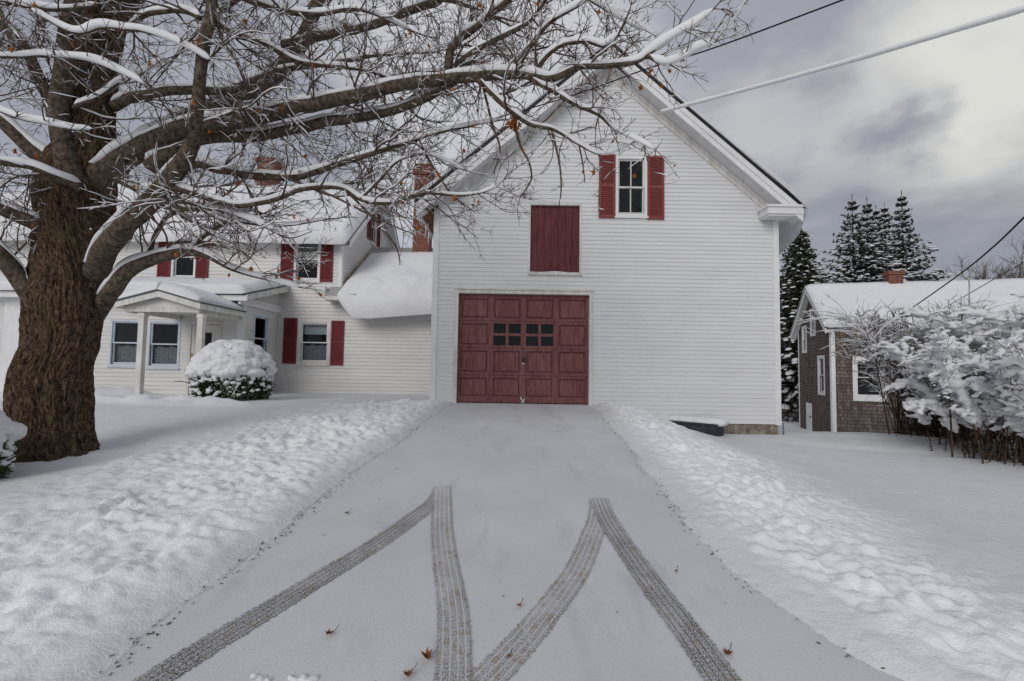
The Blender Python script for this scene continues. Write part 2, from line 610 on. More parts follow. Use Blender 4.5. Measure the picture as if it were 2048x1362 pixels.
def frame_boxes(mb, w, u0, u1, v0, v1, t, w0, w1, tb=None):
    tb = tb or t
    w.box(mb, u0, u0 + t, v0, v1, w0, w1); w.box(mb, u1 - t, u1, v0, v1, w0, w1)
    w.box(mb, u0 + t, u1 - t, v1 - t, v1, w0, w1 - .002); w.box(mb, u0 + t, u1 - t, v0, v0 + tb, w0, w1 - .002)


def window(w, par, u0, u1, v0, v1, opens, fm=TRIM, sm=TRIM, casing=.075, cols=1, upper=None, lower=None, rows=1, rail=.5, sill=True, glassdepth=.05):
    """double-hung window; (u0..v1) is the outside of its casing"""
    opens.append((u0 + .01, u1 - .01, v0 + .01, v1 - .01))
    mb = MB()
    frame_boxes(mb, w, u0, u1, v0, v1, casing, -.02, .022)
    fr = mb.build('window', fm, par)
    if sill:
        mb = MB(); w.box(mb, u0 - .02, u1 + .02, v0 - .035, v0 - .002, -.02, .05); mb.build('sill', fm, fr)
    a0, a1, b0, b1 = u0 + casing, u1 - casing, v0 + casing, v1 - casing
    vm = b0 + (b1 - b0) * rail
    mb = MB()
    st = .032
    gd = glassdepth
    frame_boxes(mb, w, a0, a1, vm - .012, b1, st, -gd - .012, -.012)
    frame_boxes(mb, w, a0, a1, b0, vm + .018, st, -gd - .04, -gd + .008, .05)
    for k in range(1, cols):
        x = a0 + (a1 - a0) * k / cols
        w.box(mb, x - .011, x + .011, vm + .02, b1 - st, -gd - .008, -.018)
        w.box(mb, x - .011, x + .011, b0 + .05, vm - .014, -gd - .036, -gd + .002)
    mb.build('sash', sm, fr)
    mb = MB()
    w.box(mb, a0 + st, a1 - st, vm + .02, b1 - st, -gd - .001, -gd + .003); mb.build('pane', GLASS, fr)
    mb = MB()
    w.box(mb, a0 + st, a1 - st, b0 + .05, vm - .014, -gd - .024, -gd - .020); mb.build('pane', GLASS, fr)
    recess(w, fr, a0, a1, b0, b1, .45, name='reveal', d0=gd + .045)
    for cm, (f0, f1), kind in [k for k in (upper, lower) if k]:
        mb = MB()
        za, zb = b0 + (b1 - b0) * f0, b0 + (b1 - b0) * f1
        n = 41
        uu = np.linspace(a0 + .01, a1 - .01, n)
        dep = -gd - .085 + (.012 * np.sin(uu * 75) + .006 * np.sin(uu * 131) if kind == 'cloth' else 0 * uu)
        wob = .02 * np.sin(uu * 22) if kind == 'cloth' else 0 * uu
        P = np.array([[w.p(u, za, d) for u, d in zip(uu, dep)], [w.p(u, zb + q, d) for u, d, q in zip(uu, dep, wob)]])
        mb.grid(P)
        mb.build('curtain' if kind == 'cloth' else 'shade', cm, fr, True)
    return fr


def shutter(w, par, u0, u1, v0, v1, m, n=26):
    mb = MB()
    t = .045
    frame_boxes(mb, w, u0, u1, v0, v1, t, .016, .045, .06)
    vm = (v0 + v1) / 2 - .02
    w.box(mb, u0 + t, u1 - t, vm, vm + .06, .016, .043)
    for (a, b) in ((v0 + .06, vm), (vm + .06, v1 - t)):
        k = max(4, int((b - a) / .038))
        for i in range(k):
            z = a + (b - a) * (i + .5) / k; h = (b - a) / k * .5
            p0 = w.p(u0 + t, z - h, .040); p1 = w.p(u1 - t, z - h, .040); p2 = w.p(u1 - t, z + h, .020); p3 = w.p(u0 + t, z + h, .020)
            mb.quad(p0, p1, p2, p3)
            mb.quad(w.p(u0 + t, z - h, .022), w.p(u1 - t, z - h, .022), p1, p0)
    w.box(mb, u0 + .01, u1 - .01, v0 + .01, v1 - .01, .014, .0175)
    return mb.build('shutter', m, par)


def snow_slab(O, U, nu, down, L, thick, over, droop, lump=.03, seed=0, ends=True, s0=0.0):
    """snow lying on a roof plane. O: top-left start, U: vector along ridge, down: unit vector down the slope;
    thick(s01, u01) metres, over(u01) overhang past the eave, droop(u01) sag of the lip"""
    O = np.array(O, float); U = np.array(U, float); D = np.array(down, float)
    N = np.cross(U / np.linalg.norm(U), D); N *= np.sign(N[2])
    ns = 26
    rows = []
    for i in range(nu):
        t = i / (nu - 1)
        e = min(1.0, (t if ends == 'L' else min(t, 1 - t)) * np.linalg.norm(U) / .18) if ends else 1.0
        e = math.sqrt(max(0.0, 1 - (1 - e) ** 2)) * .96 + .04
        Lt = L + over(t)
        ss = np.concatenate([np.linspace(s0, Lt * .8, 14)[:-1], np.linspace(Lt * .8, Lt, 12)])
        th = np.array([thick(min(1, s / L), t) for s in ss])
        th = th * (1 + 1.6 * fbm(ss * 1.6 + seed, np.full(len(ss), t * np.linalg.norm(U) * 1.6 + seed * 3), 3) * (lump / .03) * .35) * e
        back = Lt - ss
        R = th * .5
        rr = np.clip(1 - back / (R + 1e-4), 0, 1)
        th2 = th * np.sqrt(np.clip(1 - rr ** 2, 0, 1))
        k = np.clip((ss - L * .86) / (Lt - L * .86), 0, 1) ** 2
        sag = np.array([0, 0, -1.0])[None, :] * (k * droop(t) * e)[:, None]
        base = O + U * t + D * ss[:, None] + sag
        top = base + N * (th2 + .006)[:, None]
        under = (base + N * .004)[::-1]
        rows.append(np.vstack([top, under]))
    mb = MB()
    mb._rings(np.array(rows), True)
    return mb


# ------------------------------------------------------------------ BARN
YB, YR = 9.7, 9.3            # front wall plane, outer plane of the gable overhang
BX0, BX1, BC = -1.64, 5.46, 1.91
SL = .86
BARN_BACK = 21.0
barn = thing('white_barn', 'tall white clapboard barn with a dark red garage door and red hayloft door', 'barn', (1.91, 9.7, .5))
WB = Wall((0, YB, 0), (1, 0, 0), (0, -1, 0))
apexz = 7.87


def bz(x):
    return apexz - SL * abs(x - BC)


opens = [(-1.15, 1.62, .5, 3.13), (.33, 1.38, 3.535, 4.975)]
bwin = window(WB, barn, 2.10, 2.76, 4.74, 6.02, opens, TRIM, TRIMD, .055, 2, rail=.49, glassdepth=.045)
mb = MB()
ez = bz(BX1)
siding(mb, WB, lambda z: max(BX0, BC - max(0, apexz - z) / SL), lambda z: min(BX1, BC + max(0, apexz - z) / SL), .515, apexz, opens, .0865, .010, (ez,))
mb.build('front_wall', SIDING, barn)
mb = MB()
for x, n in ((BX1, 1), (BX0, -1)):
    siding(mb, Wall((x, 0, 0), (0, 1, 0), (n, 0, 0)), lambda z: YB, lambda z: BARN_BACK, .515, 4.86, [], .0865)
mb.quad((BX0, BARN_BACK, 0), (BX0, BARN_BACK, 4.86), (BX1, BARN_BACK, 4.86), (BX1, BARN_BACK, 0))
mb.add([(BX0, BARN_BACK, 4.86), (BC, BARN_BACK, apexz), (BX1, BARN_BACK, 4.86)], t=[[0, 1, 2]])
mb.build('side_wall', SIDING, barn)
for x0, x1 in ((BX0 - .016, BX0 + .10), (BX1 - .10, BX1 + .016)):
    mb = MB(); mb.box(x0, x1, YB - .026, YB + .12, .50, 4.86); mb.build('corner_board', TRIM, barn)
mb = MB(); mb.box(BX0 + .03, BX1 - .03, YB + .02, BARN_BACK - .05, -.9, .513)
mb.build('foundation', CONC, barn)
# roof, fascia, soffit
ro = MB()
ov = 3.90
top = 8.24
for sgn in (-1, 1):
    n = np.array([sgn * SL, 0, 1]) / math.hypot(SL, 1)
    a = np.array([BC, YR, top]); b = np.array([BC + sgn * ov, YR, top - SL * ov])
    ro.obox(a, b - a, (0, BARN_BACK + .4 - YR, 0), -n * .05)
ro.build('roof', EDGE, barn)
fa = MB(); so_ = MB(); fz = MB()
for sgn in (-1, 1):
    def P(x, y, dz):
        return np.array([BC + sgn * x, y, top - SL * x + dz])
    for (d0, d1, y0, y1) in ((-.075, -.20, YR + .015, YR + .05), (-.20, -.33, YR + .035, YR + .07)):
        L8 = [P(0, y0, d0), P(ov - .03, y0, d0), P(ov - .03, y0, d1), P(0, y0, d1), P(0, y1, d0), P(ov - .03, y1, d0), P(ov - .03, y1, d1), P(0, y1, d1)]
        fa.add(L8, [[0, 1, 2, 3], [7, 6, 5, 4], [0, 4, 5, 1], [1, 5, 6, 2], [2, 6, 7, 3], [3, 7, 4, 0]])
    so_.quad(P(0, YR + .05, -.29), P(ov - .05, YR + .05, -.29), P(ov - .05, YB - .004, -.31), P(0, YB - .004, -.31))
    for x in np.arange(.2, ov - .1, .16):          # vented soffit grooves
        so_.obox(P(x, YR + .075, -.297), P(x + .02, YR + .075, -.297) - P(x, YR + .075, -.297), (0, .30, -.014), (0, 0, -.004))
    for (d0, d1, y0) in ((-.312, -.40, YB - .045), (-.40, -.50, YB - .03)):
        xe = ov - .42
        L8 = [P(0, y0, d0), P(xe, y0, d0), P(xe, y0, d1), P(0, y0, d1), P(0, YB - .004, d0), P(xe, YB - .004, d0), P(xe, YB - .004, d1), P(0, YB - .004, d1)]
        fz.add(L8, [[0, 1, 2, 3], [7, 6, 5, 4], [0, 4, 5, 1], [1, 5, 6, 2], [2, 6, 7, 3], [3, 7, 4, 0]])
fa.build('rake_board', TRIM, barn); so_.build('soffit', SOFFIT, barn); fz.build('frieze_board', TRIMD, barn)
for sgn in (-1, 1):
    mb = MB()
    if sgn < 0:
        mb.box(BX0 + .11, BX0 + .55, YB - .06, YB - .016, 4.70, 4.86); mb.box(BX0 + .11, BX0 + .60, YB - .09, YB - .016, 4.862, 4.90)
        mb.build('cornice_return', TRIM, barn)
    x0, x1 = sorted((BC + sgn * (ov - .74), BC + sgn * (ov - .04)))
    mb = MB()
    mb.box(x0, x1, YR + .02, YB - .03, 4.735, 4.875)
    mb.box(x0 - .03, x1 + .02, YR - .01, YB - .03, 4.87, 4.915)
    mb.box(x0 + .02, x1 - .02, YR + .05, YB - .03, 4.70, 4.734)
    if sgn > 0:
        mb.build('cornice_return', TRIM, barn)
    mb = MB()
    xe = BC + sgn * (ov - .03); xw = BX1 if sgn > 0 else BX0
    mb.quad((xe, YR + .06, 4.80), (xw, YR + .06, 4.72), (xw, BARN_BACK, 4.72), (xe, BARN_BACK, 4.80))
    mb.box(*sorted((xe - .02, xe + .012)), YR + .05, BARN_BACK, 4.795, 4.87)
    mb.build('eave_soffit', ROT if sgn < 0 else TRIM, barn)
# roof snow
for sgn in (-1, 1):
    d = np.array([sgn, 0, -SL]) / math.hypot(1, SL)
    Lr = ov * math.hypot(1, SL)
    if sgn > 0:
        mb = snow_slab((BC, YR - .02, top), (0, 11.8, 0), 60, d, Lr, lambda s, t: .05 + .10 * s ** 3 * min(1, t * 12 + .25), lambda t: .05 + .24 * min(1, t * 18), lambda t: .04 + .55 * min(1, t * 7), .05, 3, False)
    else:
        mb = snow_slab((BC, YR - .02, top), (0, 11.8, 0), 60, d, Lr, lambda s, t: .055 + .02 * s, lambda t: .02 + .03 * min(1, t * 8), lambda t: .02 + .04 * min(1, t * 8), .05, 5, False)
    mb.build('roof_snow', SNOW, barn, True)
for k in range(26):
    y = 9.45 + k * .21 + rnd.uniform(-.06, .06); L_ = rnd.uniform(.08, .42)
    x = BC - ov - .03
    mb = MB(); z = 4.84
    zz_ = np.linspace(0, 1, 6)
    mb.tube(np.stack([x + .01 * np.sin(zz_ * 5 + k), np.full(6, y), z - zz_ * L_], -1), .016 * (1 - zz_) ** .8 + .002, 6)
    mb.build('icicle', FROST, barn, True)
mb = MB()
mb.tube([(BX1 + .05, YB - .02, .55), (BX1 + .05, YB - .025, .40), (BX1 + .055, YB - .03, .20)], .014, 8); mb.build('drain_pipe', BLUEPIPE, barn, True)
shutter(WB, barn, 1.755, 2.095, 4.70, 6.045, SHUTRED); shutter(WB, barn, 2.765, 3.105, 4.685, 6.02, SHUTRED)

# garage door
gx0, gx1, gz0, gz1 = -1.11, 1.575, .86, 3.09
mb = MB()
WB.box(mb, gx0 - .075, gx0 - .001, .55, gz1 + .075, -.10, .028); WB.box(mb, gx1 + .001, gx1 + .075, .55, gz1 + .075, -.10, .028)
WB.box(mb, gx0 - .001, gx1 + .001, gz1 + .001, gz1 + .073, -.10, .026)
WB.box(mb, gx0 - .095, gx1 + .095, gz1 + .0755, gz1 + .1, -.01, .045)
mb.build('door_frame', TRIMD, barn)
gd = MB()
wd = -.075
rows = 4; rh = (gz1 - gz0) / rows; cw = (gx1 - gx0) / 4
glass_cells = {(1, 1), (1, 2)}     # row from the top, column
for r in range(rows):
    zt = gz1 - r * rh; zb = zt - rh
    rt, rb_ = (.085 if r == 0 else .05), (.115 if r == 3 else .055)
    WB.box(gd, gx0, gx1, zt - rt, zt - .004, wd - .03, wd); WB.box(gd, gx0, gx1, zb + .002, zb + rb_, wd - .03, wd)
    za, zc = zb + rb_, zt - rt
    xs = [gx0, gx0 + .05, gx0 + cw - .055, gx0 + cw + .055, gx0 + 2 * cw - .055, gx0 + 2 * cw + .055, gx0 + 3 * cw - .055, gx0 + 3 * cw + .055, gx1 - .05, gx1]
    for i in range(0, 10, 2):
        WB.box(gd, xs[i], xs[i + 1], za, zc, wd - .03, wd - .001)
    for cc in range(4):
        a, b = xs[2 * cc + 1], xs[2 * cc + 2]
        if (r, cc) in glass_cells:
            xm = (a + b) / 2; zm = (za + zc) / 2
            WB.box(gd, xm - .028, xm + .028, za, zc, wd - .028, wd - .003); WB.box(gd, a, xm - .028, zm - .028, zm + .028, wd - .028, wd - .004); WB.box(gd, xm + .028, b, zm - .028, zm + .028, wd - .028, wd - .004)
        else:
            WB.box(gd, a, b, za, zc, wd - .05, wd - .036)
            WB.box(gd, a + .038, b - .038, za + .038, zc - .038, wd - .037, wd - .014)
            # bead around the panel
            for (p, q, s_, t_) in ((a, b, za, za + .012), (a, b, zc - .012, zc), (a, a + .012, za + .012, zc - .012), (b - .012, b, za + .012, zc - .012)):
                WB.box(gd, p, q, s_, t_, wd - .026, wd - .008)
gdo = gd.build('garage_door', GARRED, barn)
PANEDK = mat('dark_pane', (.004, .005, .006), .04, .3)
r = 1; zt = gz1 - rh; zb = zt - rh; za, zc = zb + .055, zt - .05
for cc in (1, 2):
    a, b = xs[2 * cc + 1], xs[2 * cc + 2]; xm = (a + b) / 2; zm = (za + zc) / 2
    for (p, q) in ((a, xm - .028), (xm + .028, b)):
        for (s_, t_) in ((za, zm - .028), (zm + .028, zc)):
            mb = MB(); WB.box(mb, p, q, s_, t_, wd - .025, wd - .019); mb.build('pane', PANEDK, gdo)
mb = MB(); mb.blob((.235, YB + .055, 1.66), .022, .022, .022, 1, .02); mb.build('handle', KNOB, gdo, True)
mb = MB(); mb.tube([(.235, YB + .06, 1.70), (.238, YB + .045, 1.745), (.235, YB + .045, 1.78)], [.02, .024, .016], 8); mb.build('lock_plate', IRON, gdo, True)
mb = MB(); mb.tube([(.20, YB + .06, .98), (.205, YB + .04, .93), (.25, YB + .035, .90), (.28, YB + .04, .95)], .012, 6); mb.blob((.24, YB + .035, .878), .035, .02, .012, 4); mb.build('latch', SNOWB, gdo, True)
recess(WB, barn, gx0 - .02, gx1 + .02, .56, gz1 + .02, .5, name='garage_interior', d0=.112)

# hayloft door
lx0, lx1, lz0, lz1 = .345, 1.365, 3.55, 4.96
mb = MB(); frame_boxes(mb, WB, lx0 - .03, lx1 + .03, lz0 - .03, lz1 + .03, .032, -.07, .024, .032)
WB.box(mb, lx0 - .05, lx1 + .05, lz0 - .06, lz0 - .031, -.01, .05); mb.build('door_frame', TRIMD, barn)
mb = MB(); n = 7; pw = (lx1 - lx0) / n
for i in range(n):
    j = rnd.uniform(0, .004)
    WB.box(mb, lx0 + i * pw + .003, lx0 + (i + 1) * pw - .003, lz0 + .002, lz1, -.075, -.045 + j)
WB.box(mb, lx0, lx1, lz0, lz1, -.085, -.0755)
mb.build('loft_door', LOFTRED, barn)
mb = MB(); xx = np.linspace(lx0 + .01, lx1 - .01, 20); mb.snowtube(np.stack([xx, np.full(20, YB + .015), np.full(20, lz0 - .012)], -1), np.full(20, .01), np.full(20, .03), .022 + .012 * np.sin(xx * 9)); mb.build('sill_snow', SNOWB, barn, True)

# ------------------------------------------------------------------ FARMHOUSE
YH = 14.0
house = thing('white_farmhouse', 'white farmhouse with red shutters, side ell and gabled entry porch left of the barn', 'house', (-6.9, 14.0, .6))
HX0, HX1 = -17.0, -5.1
RY, RZ, HS = 17.4, 8.17, .77
EZ = RZ - HS * (RY - 13.7)
WH = Wall((0, YH, 0), (1, 0, 0), (0, -1, 0))
op = []
# upper right window with shutters; lower right window with shutters; upper left window
window(WH, house, -6.52, -5.74, 4.02, 5.36, op, TRIM, TRIM, .07, 1, (SHADE, (.5, 1), 'flat'), None)
shutter(WH, house, -6.905, -6.535, 4.03, 5.33, SHUTDK); shutter(WH, house, -5.725, -5.36, 4.02, 5.33, SHUTDK)
window(WH, house, -6.31, -5.36, 1.56, 2.86, op, TRIMD, TRIM, .085, 1, (SHADEW, (.72, 1), 'flat'), (CURTAIN, (0, .44), 'cloth'))
shutter(WH, house, -6.735, -6.345, 1.58, 2.92, SHUTDK); shutter(WH, house, -5.33, -4.955, 1.555, 2.87, SHUTDK)
window(WH, house, -10.16, -9.44, 4.05, 5.36, op, TRIM, TRIM, .06, 1, (CURTAIN, (.55, 1), 'cloth'), None)
shutter(WH, house, -9.42, -9.05, 4.05, 5.35, SHUTDK); shutter(WH, house, -10.56, -10.18, 4.05, 5.35, SHUTDK)
window(WH, house, -13.9, -13.15, 4.05, 5.36, op, TRIM, TRIM, .06, 1)
mb = MB()
siding(mb, WH, lambda z: HX0, lambda z: (-1.64 if z < 3.7 else HX1), .62, 5.36, op, .105, .015, (3.7,))
mb.build('front_wall', SIDING2, house)
mb = MB(); mb.box(HX1 - .10, HX1 + .018, YH - .024, YH + .10, 3.5, 5.36); mb.build('corner_board', TRIM, house)
# gable end facing the barn
WG = Wall((HX1, 0, 0), (0, 1, 0), (1, 0, 0))
og = []
window(WG, house, 16.68, 17.36, 5.95, 7.25, og, TRIM, TRIM, .06, 1)
shutter(WG, house, 16.26, 16.66, 5.98, 7.22, SHUTDK); shutter(WG, house, 17.38, 17.78, 5.98, 7.22, SHUTDK)
gz = RZ - .28
mb = MB()
siding(mb, WG, lambda z: max(14.0, RY - max(0, gz - z) / HS), lambda z: min(20.8, RY + max(0, gz - z) / HS), 3.0, gz, og, .105, .015, (gz - HS * 3.4,))
mb.build('gable_wall', SIDING2, house)
mb = MB()
mb.quad((HX0, 20.8, 0), (HX0, 20.8, 5.3), (HX1, 20.8, 5.3), (HX1, 20.8, 0)); mb.quad((HX0, 14, 0), (HX0, 20.8, 0), (HX0, 20.8, 5.3), (HX0, 14, 5.3))
mb.add([(HX0, 14, 5.3), (HX0, RY, gz), (HX0, 20.8, 5.3)], t=[[0, 1, 2]])
mb.build('rear_wall', SIDING2, house)
rx1 = HX1 + .36
mb = MB()
for sgn in (-1, 1):
    a = np.array([HX0 - .3, RY, RZ]); b = np.array([HX0 - .3, RY + sgn * 3.75, RZ - HS * 3.75])
    mb.obox(a, (rx1 - HX0 + .3, 0, 0), b - a, (0, 0, -.06))
mb.build('roof', EDGE, house)
mb = MB()
for sgn in (-1, 1):
    def P(s_, x, dz):
        return np.array([x, RY + sgn * s_, RZ - HS * s_ + dz])
    for x0, x1, d0, d1 in ((rx1 - .05, rx1 - .015, -.065, -.30),):
        L8 = [P(0, x0, d0), P(3.7, x0, d0), P(3.7, x0, d1), P(0, x0, d1), P(0, x1, d0), P(3.7, x1, d0), P(3.7, x1, d1), P(0, x1, d1)]
        mb.add(L8, [[0, 1, 2, 3], [7, 6, 5, 4], [0, 4, 5, 1], [1, 5, 6, 2], [2, 6, 7, 3], [3, 7, 4, 0]])
    mb.quad(P(0, HX1 + .004, -.28), P(3.7, HX1 + .004, -.28), P(3.7, rx1 - .05, -.28), P(0, rx1 - .05, -.28))
    L8 = [P(0, HX1 + .004, -.29), P(3.55, HX1 + .004, -.29), P(3.55, HX1 + .004, -.48), P(0, HX1 + .004, -.48), P(0, HX1 + .03, -.29), P(3.55, HX1 + .03, -.29), P(3.55, HX1 + .03, -.48), P(0, HX1 + .03, -.48)]
    mb.add(L8, [[0, 1, 2, 3], [7, 6, 5, 4], [0, 4, 5, 1], [1, 5, 6, 2], [2, 6, 7, 3], [3, 7, 4, 0]])
mb.box(HX0, rx1 - .06, RY - 3.73, YH - .03, 5.22, 5.35)
mb.build('rake_board', TRIM, house)
d = np.array([0, -1, -HS]) / math.hypot(1, HS)
mb = snow_slab((HX0 - .3, RY, RZ), (rx1 - HX0 + .3, 0, 0), 90, d, 3.75 * math.hypot(1, HS), lambda s, t: .10 + .20 * s, lambda t: .10 + .10 * float(fbm(t * 9, 3.3, 2)), lambda t: .14 + .30 * max(0, float(fbm(t * 11, 7.7, 2)) + .15), .05, 9)
mb.build('roof_snow', SNOW, house, True)
mb = MB(); d2 = np.array([0, 1, -HS]) / math.hypot(1, HS)
mb = snow_slab((HX0 - .3, RY, RZ), (rx1 - HX0 + .3, 0, 0), 12, d2, 4.4, lambda s, t: .15, lambda t: .1, lambda t: .1, .03, 2)
mb.build('roof_snow', SNOW, house, True)
cm = MB(); cm.box(-9.5, -8.9, RY - .25, RY + .35, 7.8, 9.0); cm.box(-9.55, -8.85, RY - .30, RY + .40, 9.0, 9.16); cm.build('chimney', BRICK, house)

# ell between house and barn
EY, EZ2, ES = 17.1, 5.86, .63
ex0, ex1 = HX1 + .0, -1.66
mb = MB()
a = np.array([ex0 + .02, EY, EZ2]); b = np.array([ex0 + .02, 13.5, EZ2 - ES * 3.6])
mb.obox(a, (ex1 - ex0 - .02, 0, 0), b - a, (0, 0, -.06))
a2 = np.array([ex0 - .28, 13.93, EZ2 - ES * (EY - 13.93)]); b2 = np.array([ex0 - .28, 13.5, EZ2 - ES * 3.6])
mb.obox(a2, (.30, 0, 0), b2 - a2, (0, 0, -.06))
b3 = np.array([ex0 + .02, 20.7, EZ2 - ES * 3.6]); mb.obox(a, (ex1 - ex0 - .02, 0, 0), b3 - a, (0, 0, -.06))
mb.build('ell_roof', ROOFS, house)
mb = MB(); zf = EZ2 - ES * 3.6
mb.box(ex0 - .28, ex1, 13.50, 13.53, zf - .17, zf - .06); mb.box(ex0 - .28, ex1, 13.53, 13.98, zf - .172, zf - .15)
mb.box(ex0 - .30, ex0 - .275, 13.5, 13.98, zf - .17, zf + .20)
mb.build('ell_eave', TRIMD, house)
mb = MB()
for k in range(30):                                # stained flashing along the house wall
    y0 = 13.98 + k * .104
    mb.box(HX1 + .016, HX1 + .05, y0, y0 + .104, EZ2 - ES * (EY - y0) + .02, EZ2 - ES * (EY - y0) + .10)
mb.build('flashing', noisy('stained_flashing', (.30, .22, .13), (.58, .52, .42), 9, .8), house)
d = np.array([0, -1, -ES]) / math.hypot(1, ES)
Le = 3.6 * math.hypot(1, ES)
mb = snow_slab((ex0 + .08, EY, EZ2), (ex1 - ex0 - .08, 0, 0), 60, d, Le,
               lambda s, t: (.06 + .22 * s ** .6) * (.40 + .60 * min(1, t * 4.0)), lambda t: .03 + .09 * min(1, t * 8), lambda t: .12 + .52 * min(1, t * 6.5) ** .9 * (1 - .42 * max(0, t - .3) / .7), .035, 21, 'L', .85)
mb.build('ell_snow', SNOW, house, True)
cm = MB(); cm.box(-3.52, -2.95, 16.35, 16.95, 4.9, 8.3); cm.box(-3.57, -2.90, 16.30, 17.0, 8.3, 8.55); cm.box(-3.52, -2.95, 16.35, 16.95, 8.55, 8.68); cm.build('chimney', BRICK, house)

# lean-to entry wing
YL = 12.13
LX0, LX1 = -15.5, -6.9
WL = Wall((0, YL, 0), (1, 0, 0), (0, -1, 0)); ol = []
CV = (CURTAIN, (0, .44), 'cloth')
window(WL, house, -10.27, -9.50, 1.45, 2.64, ol, BLUEFRAME, BLUEFRAME, .05, 1, None, CV)
window(WL, house, -9.30, -8.47, 1.42, 2.63, ol, BLUEFRAME, BLUEFRAME, .055, 1, None, CV)
ol.append((-8.27, -7.42, .6, 2.63))
mb = MB()
siding(mb, WL, lambda z: LX0, lambda z: LX1, .66, 3.22, ol, .105, .015)
mb.build('entry_wall', SIDING2, house)
WS = Wall((LX1, 0, 0), (0, 1, 0), (1, 0, 0)); os_ = []
window(WS, house, 12.62, 13.42, 1.60, 2.90, os_, BLUEFRAME, BLUEFRAME, .06, 1, (REDIN, (.45, 1), 'cloth'), CV)
mb = MB()
siding(mb, WS, lambda z: YL, lambda z: YH, .66, 3.62, os_, .105, .015)
mb.build('entry_side_wall', SIDING2, house)
mb = MB(); mb.box(LX1 - .13, LX1 + .02, YL - .026, YL + .10, .62, 3.2); mb.build('corner_board', TRIM, house)
mb = MB(); mb.box(-13.0, -12.5, YL - .03, YL - .018, .62, 3.2); mb.build('corner_board', TRIM, house)
mb = MB(); mb.box(LX1 + .002, LX1 + .06, YL - .25, YH - .03, 3.06, 3.24); mb.box(LX1 + .06, LX1 + .09, YL - .28, YH - .05, 3.20, 3.26)
mb.box(LX0, LX1, YL - .05, YL - .018, 3.06, 3.24); mb.box(LX0, LX1 + .25, YL - .30, YL - .26, 3.14, 3.28); mb.box(LX0, LX1 + .25, YL - .26, YL - .05, 3.235, 3.25)
mb.build('frieze_board', TRIM, house)
mb = MB()
a = np.array([LX0, YH - .03, 3.88]); b = np.array([LX0, YL - .33, 3.30])
mb.obox(a, (LX1 + .28 - LX0, 0, 0), b - a, (0, 0, .035)); mb.build('entry_roof', GREEN, house)
mb = MB()
L8 = [(LX1 + .24, YH - .04, 3.875), (LX1 + .24, YL - .33, 3.295), (LX1 + .24, YL - .33, 3.15), (LX1 + .24, YH - .04, 3.70)]
mb.add(L8 + [(p[0] + .03, p[1], p[2]) for p in L8], [[0, 1, 2, 3], [7, 6, 5, 4], [0, 4, 5, 1], [1, 5, 6, 2], [2, 6, 7, 3], [3, 7, 4, 0]])
mb.build('rake_board', TRIMD, house)
d = (b - a) / np.linalg.norm(b - a)
mb = snow_slab(a + np.array([0, 0, .035]), (LX1 + .26 - LX0, 0, 0), 70, d, np.linalg.norm(b - a), lambda s, t: .20 * (.8 + .3 * s), lambda t: .05, lambda t: .03, .04, 13)
mb.build('entry_roof_snow', SNOW, house, True)
mb = MB()
for y in (YH - .12, ):
    mb.tube([(LX1 + .06, y, .7), (LX1 + .06, y, 3.0)], .012, 6)
mb.tube([(-10.75, YL - .03, .75), (-10.74, YL - .03, 1.5)], .014, 6)
mb.build('conduit', TRIMD, house, True)
mb = MB(); mb.box(-16.9, LX1 + .01, YL + .03, YH, -.2, .658); mb.box(LX1, -1.7, YH + .03, YH + .3, -.2, .618); mb.build('foundation', noisy('brown_sill', (.05, .035, .02), (.16, .11, .06), 8, .9), house)
# storm door
dr = MB()
WL.box(dr, -8.27, -8.19, .66, 2.63, -.03, .03); WL.box(dr, -7.50, -7.42, .66, 2.63, -.03, .03); WL.box(dr, -8.19, -7.50, 2.55, 2.63, -.03, .028)
WL.box(dr, -8.18, -7.51, .70, 1.58, -.02, .012); WL.box(dr, -8.18, -8.02, 1.58, 2.54, -.02, .012); WL.box(dr, -7.67, -7.51, 1.58, 2.54, -.02, .012); WL.box(dr, -8.02, -7.67, 2.34, 2.54, -.02, .012)
WL.box(dr, -8.02, -7.67, 1.955, 1.99, -.02, .010)
door = dr.build('entry_door', TRIMD, house)
for za, zc in ((1.59, 1.955), (1.99, 2.335)):
    mb = MB(); WL.box(mb, -8.015, -7.675, za, zc, -.012, -.006); mb.build('pane', PANEDK, door)
mb = MB(); WL.box(mb, -8.17, -8.13, 1.62, 1.80, .0125, .02); mb.tube([WL.p(-8.15, 1.70, .02), WL.p(-8.15, 1.70, .06), WL.p(-8.09, 1.70, .065)], .011, 6); mb.build('handle', BRASS, door, True)
mb = MB(); WL.box(mb, -8.25, -7.44, .60, .695, -.02, .06); mb.build('threshold', GREEN, door)
recess(WL, house, -8.27, -7.42, .66, 2.63, .4, name='entry_interior', d0=.035)
